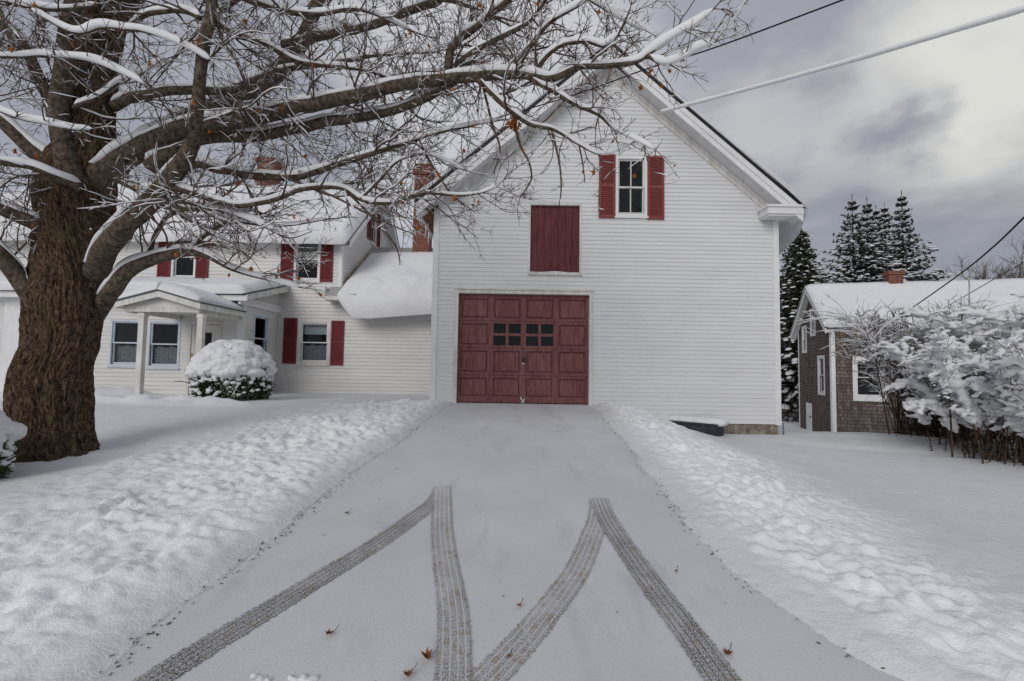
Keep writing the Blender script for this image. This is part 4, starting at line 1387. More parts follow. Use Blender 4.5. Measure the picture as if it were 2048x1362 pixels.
def pline(pts, step=.05):
    """pts: (px, py, depth, radius px) -> smoothed world polyline and radii"""
    P = np.array([[*at(a, b, d), r / FPX * d] for a, b, d, r in pts])
    t = np.gradient(P[:, :3], axis=0); t /= np.linalg.norm(t, axis=1)[:, None] + 1e-9
    ct = P[:, 1] / np.hypot(P[:, 0], P[:, 1])
    P[:, 3] *= 1 - (1 - ct) * np.abs(t[:, 2])
    return smooth_path(P, step)


def wander(p, d, L, n, jit, lift):
    pts = [np.array(p)]
    d = np.array(d, float); d /= np.linalg.norm(d)
    for i in range(n):
        d = d + rng.normal(0, jit, 3) + np.array([0, 0, lift])
        d /= np.linalg.norm(d)
        pts.append(pts[-1] + d * L / n)
    return np.array(pts)


def sidedir(t, spread, up=.0):
    a = rng.normal(0, 1, 3); a -= t * np.dot(a, t); a /= np.linalg.norm(a) + 1e-9
    a[2] += up
    v = t * math.cos(spread) + a * math.sin(spread)
    return v / np.linalg.norm(v)


YMAX = [9.0]


def snowline(mbx, P, r, amt, tip=True):
    t = np.gradient(P, axis=0); t /= np.linalg.norm(t, axis=1)[:, None] + 1e-9
    hz = np.sqrt(np.clip(1 - t[:, 2] ** 2, 0, 1))
    f = np.clip((hz - .45) / .35, 0, 1)
    n = len(P); s = np.arange(n)
    nz = .75 + .9 * fbm(s * .11 + rng.random() * 99, np.full(n, rng.random() * 99), 3)
    w = (r * .92 + .004) * np.clip(.6 + .4 * f, 0, 1) * np.clip(nz + .3, .4, 1.2)
    h = (r * .5 + amt) * f * nz
    w = np.maximum(w, h * .55)
    run = f > .12
    i = 0
    while i < n:
        if run[i]:
            j = i
            while j < n and run[j]:
                j += 1
            if j - i >= 3:
                e = np.minimum(np.arange(j - i), np.arange(j - i)[::-1]) / 2.0
                e = np.sqrt(np.clip(e, .02, 1))
                mbx.snowtube(P[i:j], r[i:j], w[i:j] * e, h[i:j] * e + .001)
            i = j
        else:
            i += 1


def grow(p, d, L, r, lev, dens=1.0, snow=.5):
    n = max(3, int(L / .055))
    P = wander(p, d, L, n, .13 if lev < 2 else .17, .012)
    if P[:, 1].max() > YMAX[0] or P[:, 1].min() < 2.2:
        P[:, 1] = np.clip(P[:, 1], 2.2, YMAX[0])
    R = r * (1 - .72 * np.linspace(0, 1, n + 1)) + .0008
    twig.tube(P, R, 5 if lev == 0 else (4 if lev == 1 else 3), False)
    if rng.random() < snow:
        snowline(twsnow, P, R, .011 if lev == 0 else .006)
    if lev >= 3:
        return
    if lev >= 1 and rng.random() < .012:
        leaf(dleaf, tuple(P[-1] + [0, 0, -.03]), rng.uniform(.05, .085), rng.uniform(0, 6), 1.0, rng.uniform(.8, 2.2))
    t = np.gradient(P, axis=0); t /= np.linalg.norm(t, axis=1)[:, None]
    sp = (.115, .095, .075)[lev] / dens
    k = max(1, int(L / sp))
    for i in range(k):
        q = (i + .5 + rng.uniform(-.3, .3)) / k
        if q < .12:
            continue
        j = min(n, int(q * n))
        both = 2 if (lev >= 1 and rng.random() < .35) else 1
        for _ in range(both):
            LL = L * (.58, .46, .42)[lev] * (1.15 - .6 * q) * rng.uniform(.6, 1.25)
            if LL < .05:
                continue
            grow(P[j], sidedir(t[j], rng.uniform(.55, 1.05), .12), LL, max(.0024, R[j] * .62), lev + 1, dens, snow)


LIMBS = [
    # left stem
    ([(150, 370, 5.35, 34), (128, 300, 5.3, 27), (116, 235, 5.25, 25), (122, 150, 5.2, 24), (138, 60, 5.2, 22), (152, -60, 5.2, 20), (150, -240, 5.2, 15)], .5, 1),
    # low front limb turning upright
    ([(176, 566, 5.68, 19), (190, 536, 5.48, 22), (209, 503, 5.26, 23.5), (231, 475, 5.08, 23), (257, 447, 5.0, 22), (310, 392, 4.9, 21), (352, 340, 4.8, 19), (378, 300, 4.75, 17), (390, 262, 4.7, 15), (396, 190, 4.65, 14), (406, 92, 4.6, 14), (421, 29, 4.6, 13), (436, -60, 4.6, 12), (450, -200, 4.6, 9)], .35, 1),
    # long limb across to the barn
    ([(170, 372, 5.6, 34), (215, 346, 5.48, 28), (265, 305, 5.4, 24), (312, 278, 5.3, 21), (367, 256, 5.25, 19), (430, 250, 5.2, 18), (490, 238, 5.2, 17), (551, 224, 5.15, 16), (640, 206, 5.1, 14), (720, 190, 5.05, 13), (806, 168, 5.0, 12), (900, 160, 4.9, 11.5), (980, 153, 4.8, 10.5), (1033, 150, 4.7, 9.5), (1064, 153, 4.6, 8.5), (1103, 157, 4.5, 7.5), (1132, 146, 4.45, 6.5), (1158, 134, 4.4, 6), (1215, 130, 4.3, 5.5), (1275, 123, 4.2, 4.6), (1296, 108, 4.15, 4), (1353, 70, 4.05, 3), (1395, 46, 4.0, 2.2), (1427, 18, 3.9, 1.2)], 1, 1),
    # second limb just under it
    ([(300, 335, 5.4, 18), (360, 292, 5.35, 15), (420, 274, 5.35, 13), (514, 272, 5.35, 12), (570, 262, 5.3, 11), (640, 248, 5.3, 11), (700, 240, 5.25, 10), (767, 227, 5.2, 9), (845, 199, 5.1, 8), (890, 178, 5.0, 7)], 1, 1),
    ([(330, 385, 4.95, 13), (385, 330, 5.0, 9), (440, 338, 5.05, 8), (514, 350, 5.1, 7.5), (587, 355, 5.15, 7), (640, 340, 5.2, 6.5), (728, 312, 5.2, 5.5), (818, 285, 5.2, 4), (890, 262, 5.2, 3), (1000, 240, 5.2, 1.6)], 1, 1),
    ([(228, 215, 5.6, 12), (260, 196, 5.6, 11), (300, 187, 5.6, 9.5), (378, 180, 5.65, 9), (455, 180, 5.7, 8), (510, 160, 5.8, 7), (570, 140, 5.9, 6), (660, 128, 6.0, 5), (760, 110, 6.1, 3.5), (860, 105, 6.2, 2)], 1, 1),
    # thick limb rising to the top
    ([(235, 320, 5.8, 30), (300, 285, 5.95, 26), (370, 250, 6.1, 24), (440, 213, 6.2, 22), (500, 178, 6.3, 21), (551, 147, 6.35, 20), (590, 103, 6.4, 17), (622, 40, 6.45, 15), (645, -20, 6.5, 13), (690, -160, 6.6, 9)], .6, 1),
    ([(566, 90, 6.4, 11), (610, 82, 6.3, 9.5), (640, 72, 6.25, 9), (728, 55, 6.2, 8.5), (806, 27, 6.1, 8), (884, -4, 6.0, 7), (960, -50, 6.0, 5)], 1, 1),
    ([(896, 162, 4.9, 9), (899, 109, 4.95, 8.5), (912, 84, 4.98, 8), (945, 58, 5.0, 7.5), (985, 26, 5.05, 7), (1021, -4, 5.1, 6.5), (1080, -80, 5.2, 4)], 1, 1),
    ([(908, 133, 4.9, 5.5), (945, 104, 4.85, 5), (1001, 74, 4.8, 5), (1045, 52, 4.75, 4.5), (1068, 34, 4.7, 4), (1094, -4, 4.7, 3.4), (1130, -70, 4.7, 2)], 1, 1),
    ([(1031, 150, 4.7, 6), (1040, 120, 4.65, 5.5), (1064, 88, 4.6, 5), (1090, 55, 4.55, 4.5), (1110, 38, 4.5, 4), (1142, 20, 4.5, 3.6), (1176, -4, 4.5, 3), (1240, -60, 4.5, 1.5)], 1, 1),
    ([(1072, 145, 4.6, 5), (1095, 112, 4.5, 4.5), (1130, 88, 4.45, 4), (1180, 84, 4.4, 4), (1206, 92, 4.4, 3.5), (1235, 70, 4.3, 3), (1256, 28, 4.25, 2), (1262, 10, 4.25, 1)], 1, 1.3),
    ([(1295, 110, 4.15, 3.4), (1312, 122, 4.1, 3.4), (1338, 126, 4.05, 3), (1370, 112, 4.0, 2.5), (1400, 94, 3.95, 2), (1430, 84, 3.9, 1)], 1, 1.3),
    ([(1056, 152, 4.6, 5.5), (1080, 167, 4.55, 5), (1103, 180, 4.5, 4.5), (1154, 211, 4.4, 4), (1197, 230, 4.35, 3.2), (1228, 258, 4.3, 2.4), (1275, 281, 4.25, 1.6), (1310, 300, 4.2, 1)], .9, 1),
    ([(955, 158, 4.8, 6), (968, 172, 4.8, 5.5), (1001, 203, 4.75, 5.5), (1030, 228, 4.7, 5), (1064, 250, 4.65, 4.3), (1103, 258, 4.6, 3.6), (1130, 272, 4.55, 3.2), (1158, 289, 4.5, 2.8), (1205, 309, 4.45, 2), (1262, 288, 4.4, 1)], .8, 1),
    ([(345, 372, 4.85, 8), (400, 392, 4.9, 6.5), (470, 412, 4.95, 5.5), (540, 402, 5.0, 5.2), (600, 380, 5.05, 5), (650, 374, 5.1, 4.6), (690, 379, 5.1, 4.2), (728, 402, 5.1, 4), (787, 406, 5.1, 3.6), (845, 387, 5.1, 3.2), (923, 391, 5.1, 2.4), (982, 378, 5.1, 1.8), (1025, 342, 5.1, 1)], .9, 1),
    ([(310, 395, 4.95, 9), (332, 401, 5.0, 6.5), (370, 416, 5.0, 6), (433, 421, 5.0, 5), (500, 440, 5.05, 3.5), (560, 470, 5.1, 2)], 1, 1.3),
    # lower right limb in front of the house
    ([(188, 640, 5.8, 17), (204, 614, 5.68, 18), (217, 593, 5.58, 17.5), (228, 577, 5.5, 17.5), (242, 553, 5.45, 16), (264, 534, 5.4, 14.5), (305, 518, 5.35, 12.5), (345, 508, 5.3, 11), (385, 504, 5.3, 9), (420, 515, 5.3, 6), (470, 540, 5.35, 4), (540, 560, 5.4, 2.5), (600, 575, 5.4, 1.2)], 1, 1.2),
    ([(378, 503, 5.3, 6), (400, 480, 5.25, 4.5), (430, 458, 5.25, 4), (470, 445, 5.3, 3.5), (560, 452, 5.35, 2.6), (655, 438, 5.4, 1.5)], .7, 1.2),
    ([(300, 520, 5.35, 6), (304, 490, 5.4, 5), (315, 462, 5.4, 4.5), (345, 430, 5.4, 4), (420, 412, 5.45, 3), (520, 425, 5.5, 1.5)], .7, 1),
    # limbs to the left
    ([(100, 640, 5.4, 30), (62, 588, 5.35, 25), (36, 552, 5.3, 23), (8, 515, 5.2, 21), (-40, 460, 5.1, 17), (-140, 380, 5.0, 11)], 1, 1),
    ([(95, 455, 5.4, 20), (60, 440, 5.3, 17), (28, 428, 5.25, 16), (-10, 414, 5.2, 14), (-90, 392, 5.1, 10)], 1.1, 1),
    ([(140, 345, 5.5, 20), (100, 322, 5.5, 19), (70, 303, 5.45, 19), (35, 270, 5.4, 18), (0, 240, 5.35, 17), (-60, 195, 5.3, 14), (-160, 140, 5.2, 8)], 1, 1),
    ([(112, 245, 5.4, 14), (92, 184, 5.4, 14), (66, 128, 5.35, 14), (37, 84, 5.3, 15), (0, 44, 5.25, 15), (-50, 0, 5.2, 13), (-120, -80, 5.1, 9)], 1, 1),
    ([(160, 375, 5.2, 10), (110, 352, 5.0, 7), (60, 333, 4.9, 6), (0, 325, 4.8, 5), (-80, 310, 4.7, 3)], 1.1, 1.2),
    # thin front branches
    ([(-60, 118, 4.4, 4), (0, 114, 4.4, 3.6), (50, 112, 4.4, 3.4), (92, 110, 4.4, 3.2), (176, 118, 4.4, 2.6), (239, 142, 4.4, 2), (290, 168, 4.4, 1)], 1.2, 1),
    ([(-60, 190, 4.5, 4), (0, 222, 4.5, 4), (50, 240, 4.5, 3.6), (92, 247, 4.5, 3), (140, 256, 4.5, 2.4), (185, 258, 4.5, 1)], 1.2, 1),
    ([(60, 20, 4.5, 4), (147, 64, 4.5, 4), (202, 54, 4.5, 4.4), (250, 58, 4.5, 4), (294, 64, 4.5, 3.6), (367, 90, 4.5, 2.6), (420, 120, 4.5, 1.2)], 1.3, 1),
    ([(426, 40, 4.65, 6), (450, 56, 4.7, 5.5), (477, 70, 4.8, 5.2), (532, 88, 4.9, 5), (587, 120, 5.0, 4.6), (640, 130, 5.05, 4.2), (709, 137, 5.1, 3.6), (767, 152, 5.1, 2.6), (840, 190, 5.1, 1.2)], 1, 1.2),
    ([(398, 35, 4.6, 6), (370, 22, 4.7, 5.5), (330, 22, 4.8, 5), (290, 30, 4.9, 5), (262, 48, 5.0, 4)], 1, 1),
    ([(240, 30, 5.7, 22), (275, -10, 5.8, 18), (330, -70, 5.9, 14)], 1, 1),
    ([(235, 360, 5.3, 6), (290, 390, 5.2, 4.5), (360, 430, 5.2, 3.6), (430, 470, 5.2, 2.5), (480, 500, 5.2, 1)], .8, 1.2),
    ([(150, 215, 5.1, 5), (172, 205, 5.0, 4.5), (205, 190, 4.95, 4.2), (240, 165, 4.9, 4), (275, 150, 4.9, 3), (330, 118, 4.9, 1.5)], 1.2, 1),
    # high limbs entering from above
    ([(300, -120, 5.3, 12), (420, -40, 5.2, 9), (520, 10, 5.1, 6.5), (620, 30, 5.05, 5), (720, 20, 5.0, 3.5), (820, 60, 5.0, 2)], 1, 1.2),
    ([(650, -40, 6.5, 9), (740, -30, 6.3, 8), (830, -10, 6.1, 6), (930, 10, 5.9, 4), (1040, 60, 5.7, 2)], 1, 1),
    ([(1000, -60, 5.1, 6), (1080, -40, 5.0, 5), (1160, -10, 4.9, 3.5), (1230, 30, 4.8, 2), (1290, 60, 4.7, 1)], 1, 1),
    ([(560, -60, 5.5, 8), (470, 0, 5.5, 6), (400, 60, 5.5, 4), (330, 140, 5.5, 2)], 1, 1),
    ([(-30, 0, 4.8, 6), (40, 10, 4.9, 5), (120, 20, 5.0, 4), (200, 10, 5.1, 2.5)], 1.2, 1),
    ([(720, 400, 5.1, 3.5), (760, 360, 5.1, 3), (800, 320, 5.1, 2.6), (860, 310, 5.15, 2), (930, 340, 5.2, 1)], .7, 1),
]
total = 0
for pts, sn_, dens in LIMBS:
    C_ = pline(pts)
    P, R = C_[:, :3], C_[:, 3]
    n = len(P); s = np.arange(n)
    P = P + np.stack([fbm(s * .12 + 5 * total, np.full(n, 1.0), 3), fbm(s * .12, np.full(n, 9.0 + total), 3), fbm(s * .12, np.full(n, 19.0 + total), 3)], -1) * np.minimum(.05, R[:, None] * .9)
    Rn = R * (1 + .22 * fbm(s * .25 + 9, np.full(n, 3.0 + total), 3))
    mb = MB(); mb.tube(P, Rn, 14 if R.max() > .05 else 8)
    lo_ = mb.build('limb', LIMB, maple, True)
    if sn_ > 0:
        ms_ = MB()
        big_ = np.clip((P[:, 0] - .6) / 1.4, 0, 1)          # heaviest snow at the outer end towards the barn
        snowline(ms_, P, R, sn_ * (.050 + .050 * big_) + .006 * big_)
        if ms_.n:
            ms_.build('snow_cap', SNOWB, lo_, True)
    t = np.gradient(P, axis=0); t /= np.linalg.norm(t, axis=1)[:, None]
    Ltot = np.linalg.norm(np.diff(P, axis=0), axis=1).sum()
    thin = R.max() < .03
    k = int(Ltot / (.175 if not thin else .13) * dens)
    for i in range(k):
        q = (i + rng.random()) / k
        if R.max() > .08 and q < .3:
            continue
        j = min(n - 1, int(q * n))
        if P[j, 0] < -1.9 and rng.random() < .32:
            continue
        if P[j, 2] > 6.6 and rng.random() < .5:
            continue
        L_ = rng.uniform(.45, 1.5) * (.65 if thin else 1.0) * (1.1 - .5 * q)
        dd = sidedir(t[j], rng.uniform(.6, 1.2), .05)
        if P[j, 0] > -1.2:
            L_ *= .80
            grow(P[j], sidedir(t[j], rng.uniform(.6, 1.2), .05), L_ * rng.uniform(.4, 1), .004, 1, 1.0, .5)
        grow(P[j], dd, L_, min(.011, max(.0035, R[j] * .42)), 0, 1.0, .38)
    grow(P[-1], t[-1], .35, max(.003, R[-1]), 1, 1.0, .6)
    total += 1
# twigs hanging in front of the barn wall
for pts in ([(1030, 245, 4.7, 3), (1040, 290, 4.7, 2.6), (1058, 325, 4.7, 2.2), (1062, 360, 4.7, 1.8), (1040, 395, 4.7, 1)], [(1103, 260, 4.6, 3), (1112, 295, 4.6, 2.4), (1120, 335, 4.6, 2), (1122, 380, 4.6, 1.6), (1118, 412, 4.6, 1)],
            [(1158, 290, 4.5, 2), (1165, 325, 4.5, 1.6), (1170, 365, 4.5, 1)], [(965, 170, 4.8, 3), (985, 250, 4.9, 2.6), (1000, 300, 4.9, 2), (985, 350, 4.9, 1)],
            [(560, 352, 5.1, 3), (660, 390, 5.1, 2.5), (760, 440, 5.1, 2), (830, 470, 5.1, 1)], [(840, 290, 5.2, 3), (870, 340, 5.2, 2.4), (905, 390, 5.2, 1.8), (950, 425, 5.2, 1)],
            [(690, 380, 5.1, 3), (740, 430, 5.1, 2.4), (790, 490, 5.1, 1.8), (800, 530, 5.1, 1)]):
    C_ = pline(pts, .04); P, R = C_[:, :3], C_[:, 3]
    twig.tube(P, R, 5, False)
    t = np.gradient(P, axis=0); t /= np.linalg.norm(t, axis=1)[:, None]
    for j in range(4, len(P), 3):
        grow(P[j], sidedir(t[j], .9, 0), rng.uniform(.06, .3), .0035, 2, 1, .3)
# clump of withered leaves
p = at(1025, 246, 4.68)
for k in range(26):
    leaf(dleaf, tuple(np.array(p) + rng.normal(0, .035, 3)), rng.uniform(.05, .09), rng.uniform(0, 6), 1.2, rng.uniform(.5, 2.6))
for (px_, py_) in ((347, 292), (75, 312), (420, 262), (478, 368), (135, 127), (265, 113), (270, 187), (855, 272), (1200, 22), (960, 8), (822, 64), (1218, 135), (1275, 280), (1285, 275), (1190, 342), (1048, 300), (1270, 350), (1228, 283), (585, 432), (613, 440), (720, 397), (803, 405), (955, 402), (910, 395), (352, 508), (460, 550), (500, 536), (555, 540), (880, 350), (1282, 174), (1303, 144), (600, 345)):
    p = at(px_, py_, 5.0 if px_ < 900 else 4.5)
    leaf(dleaf, tuple(p), rng.uniform(.06, .095), rng.uniform(0, 6), 1.0, rng.uniform(.8, 2.2))
tw_o = twig.build('twigs', TWIG, maple, True, 'stuff')
twsnow.build('twig_snow', SNOWB, maple, True, 'stuff')
dleaf.build('withered_leaves', LEAFB, maple, False, 'stuff')

# ------------------------------------------------------------------ SHRUBS
def spray(mb, p, d, L, w):
    d = np.array(d); d = d / (np.linalg.norm(d) + 1e-9)
    s = np.cross(d, rng.normal(0, 1, 3)); s /= np.linalg.norm(s) + 1e-9
    p = np.array(p)
    mb.quad(p, p + d * L * .5 + s * w, p + d * L, p + d * L * .5 - s * w)


def snow_union(name, mbx, par, vox, sm=2, m=None):
    o = mbx.build(name, m or SNOW, par, True)
    remesh(o, vox, sm)
    if not o.data.materials:
        o.data.materials.append(m or SNOW)
    return o


def snowy_bush(name, label, cat, c_, rx_, ry_, h, z0, nleaf, cap, vox, seed, ls=.05, lump=(.045, .10), nclump=150):
    r_ = np.random.default_rng(seed)
    t_ = thing(name, label, cat, (c_[0], c_[1], z0))
    fo = MB()
    for k in range(nleaf):
        a = r_.uniform(0, 2 * np.pi); ph = np.arccos(r_.uniform(-.5, 1))
        q = r_.uniform(.72, 1.0) * (1 + .16 * (vnoise(a * 2.2 + seed, ph * 3) - .5))
        n_ = np.array([np.sin(ph) * np.cos(a), np.sin(ph) * np.sin(a), np.cos(ph)])
        p = np.array([c_[0] + rx_ * q * n_[0], c_[1] + ry_ * q * n_[1], z0 + h * .30 + h * .66 * q * n_[2]])
        if p[2] < z0 - .02:
            continue
        spray(fo, p, n_ + r_.normal(0, .6, 3) + [0, 0, .2], r_.uniform(.5, 1.3) * ls, ls * .16)
    fo.build('foliage', YEW, t_)
    st_ = MB()
    for k in range(14):
        a = r_.uniform(0, 6.28); 
        P = wander((c_[0] + .15 * math.cos(a), c_[1] + .15 * math.sin(a), z0 - .05), (math.cos(a) * .8, math.sin(a) * .8, 1), h * .8, 8, .12, .03)
        st_.tube(P, np.linspace(.018, .006, 9), 5)
    st_.build('stems', STEM, t_, True)
    sn = MB()
    for k in range(int(nclump * .9)):                   # the thick cap
        a = r_.uniform(0, 6.28); ph = math.acos(r_.uniform(cap, 1))
        n_ = np.array([math.sin(ph) * math.cos(a), math.sin(ph) * math.sin(a), math.cos(ph)])
        q = .93 + .05 * r_.random()
        p = (c_[0] + rx_ * q * n_[0], c_[1] + ry_ * q * n_[1], z0 + h * .30 + h * .67 * q * n_[2])
        s_ = r_.uniform(2.6, 4.2) * lump[1]
        sn.blob(p, s_, s_, s_ * .5, k + seed, .06, 9, 6)
    for k in range(int(nclump * 1.6)):                           # clumps caught on the sides
        a = r_.uniform(0, 6.28); ph = math.acos(r_.uniform(-.22, cap + .1))
        if r_.random() < (math.cos(ph) < .12) * .45:
            continue
        n_ = np.array([math.sin(ph) * math.cos(a), math.sin(ph) * math.sin(a), math.cos(ph)])
        q = 1.0 + .03 * r_.normal()
        p = (c_[0] + rx_ * q * n_[0], c_[1] + ry_ * q * n_[1], z0 + h * .30 + h * .66 * q * n_[2])
        s_ = r_.uniform(*lump)
        sn.blob(p, s_ * 1.1, s_ * 1.1, s_ * r_.uniform(.55, .9), k + seed, .35, 8, 5)
    snow_union('snow_cover', sn, t_, vox, 1)
    return t_


p = at(464, 800, 10.45)
snowy_bush('yew_bush', 'rounded yew bush under a thick dome of snow beside the entry porch', 'bush', (p.x, 10.45), .75, .76, 1.38, .70, 12000, .26, .015, 3, .075, (.02, .055), 260)
p = at(-108, 1000, 4.5)
snowy_bush('corner_shrub', 'snow covered evergreen shrub at the foot of the big maple', 'bush', (p.x - .04, 4.5), .40, .46, .72, .38, 6000, .5, .012, 8, .06, (.02, .05), 120)


DRYLEAF = noisy('dry_brown_leaf', (.045, .03, .02), (.13, .08, .045), 20, .85, .15)


def heavy_shrub(name, label, bases, tops, nst, seed, snow_r, vox, lean, twigs_on=True, snow_amt=1.0, subn=5, stem_m=STEM):
    r_ = np.random.default_rng(seed)
    bx = np.mean([b[0] for b in bases]); by = np.mean([b[1] for b in bases])
    t_ = thing(name, label, 'shrub', (bx, by, float(ground_z(bx, by))))
    st_ = MB(); sn = MB(); lf = MB()
    for k in range(nst):
        u = r_.random() * (len(bases) - 1); i = int(u); f = u - i
        b = np.array(bases[i]) * (1 - f) + np.array(bases[min(i + 1, len(bases) - 1)]) * f
        b = b + r_.normal(0, .34, 2)
        z0 = float(ground_z(b[0], b[1])) - .03
        H = r_.uniform(*tops)
        a = r_.uniform(0, 2 * np.pi)
        out = np.array([math.cos(a), math.sin(a)]) * r_.uniform(.25, .95) + np.array(lean) * r_.uniform(.3, 1.0)
        n = 22; s = np.linspace(0, 1, n)
        bend = r_.uniform(.85, 1.6)
        P = np.stack([b[0] + out[0] * H * .62 * s ** bend, b[1] + out[1] * H * .62 * s ** bend, z0 + H * (s * 1.25 - .42 * s ** 2.6)], -1)
        P += np.stack([fbm(s * 4 + k, s * 0 + 1.5, 2), fbm(s * 4 + k, s * 0 + 5.5, 2), fbm(s * 4 + k, s * 0 + 8.5, 2)], -1) * .10 * s[:, None]
        st_.tube(P, np.linspace(r_.uniform(.006, .017), .004, n), 5)
        for q in range(5):
            j = r_.integers(1, 12); d2 = r_.normal(0, 1, 3) + [0, 0, .7]; d2 /= np.linalg.norm(d2)
            st_.tube(P[j] + d2 * np.linspace(0, r_.uniform(.1, .4), 5)[:, None] + fbm(np.arange(5) * .7 + k, np.full(5, q * 3.1), 2)[:, None] * .05, np.linspace(.005, .002, 5), 3, False)
        Q = [(P[9:], np.linspace(.55, 1.1, n - 9) if vox else np.linspace(.5, .8, n - 9))]
        for q in range(subn):
            j = r_.integers(7, n - 2)
            t0 = P[j + 1] - P[j]; t0 /= np.linalg.norm(t0)
            d = t0 + r_.normal(0, .55, 3) * [1, 1, .35]
            L = r_.uniform(.25, .75) * (H / 2.2)
            m_ = 12; ss = np.linspace(0, 1, m_)
            d /= np.linalg.norm(d)
            B = P[j] + d * L * ss[:, None] + np.array([0, 0, -(.5 if vox else .3) * L])[None] * (ss ** 2)[:, None]
            st_.tube(B, np.linspace(.008, .003, m_), 4, False)
            Q.append((B, np.linspace(.75, .55, m_)))
            for w_ in range(4):                         # fine twigs
                e = r_.integers(3, m_); d2 = d + r_.normal(0, .6, 3)
                d2 /= np.linalg.norm(d2)
                C_ = B[e] + d2 * np.linspace(0, r_.uniform(.08, .28), 5)[:, None]
                st_.tube(C_, np.linspace(.004, .002, 5), 3, False)
                if twigs_on and r_.random() < snow_amt:
                    Q.append((C_, np.full(5, .35)))
        for B, am in Q:
            m_ = len(B)
            rr = snow_r * am * (.55 + 1.0 * np.abs(fbm(np.arange(m_) * .45 + 7 * k, np.full(m_, k * 1.7), 3)) * 2.2 + .2 * r_.random())
            rr = rr * np.sqrt(np.clip(np.minimum(np.arange(m_) + .6, np.arange(m_)[::-1] + .5) / 2.2, 0, 1))
            B = B + np.array([0, 0, 1])[None] * (rr * .6)[:, None]
            if r_.random() < .35 + .65 * snow_amt:
                if vox:
                    for e in range(0, m_, 1 if m_ > 6 else 2):
                        q_ = rr[e] * r_.uniform(.8, 1.5)
                        if q_ > .012:
                            sn.blob(B[e] + r_.normal(0, .012, 3), q_ * 1.3, q_ * 1.3, q_ * .72, e + k, .2, 8, 5)
                else:
                    sn.tube(B, rr, 7)
        for q in range(int(15 * H)):                      # dead leaves low down and twiggy bits
            j = r_.integers(1, 12)
            spray(lf, P[j] + r_.normal(0, .07, 3), r_.normal(0, 1, 3) + [0, 0, .6], r_.uniform(.03, .07), .010)
    st_.build('stems', stem_m, t_, True)
    lf.build('dead_leaves', DRYLEAF, t_)
    if vox:
        snow_union('snow_cover', sn, t_, vox, 3)
    else:
        sn.build('snow_cover', SNOWB, t_, True)
    return t_


heavy_shrub('snow_laden_shrub', 'broad shrub bent under heavy snow in front of the shingled shed', [(8.45, 9.0), (8.2, 8.2), (7.9, 7.4), (7.9, 6.9)], (1.0, 2.35), 120, 5, .058, .016, (-.32, -.12), subn=12)
heavy_shrub('twiggy_shrub', 'bare brown twiggy shrub lightly dusted with snow, rising behind the heavily snowed shrub', [(8.6, 9.9), (9.2, 10.3), (9.8, 10.6)], (1.2, 3.3), 135, 12, .020, 0, (-.30, -.12), True, .5, 11)
heavy_shrub('evergreen_shrub', 'tall snow plastered shrub at right edge reaching above the other shrubs', [(9.6, 8.4), (10.2, 8.6)], (2.4, 3.3), 40, 23, .065, .018, (-.10, 0), subn=12)

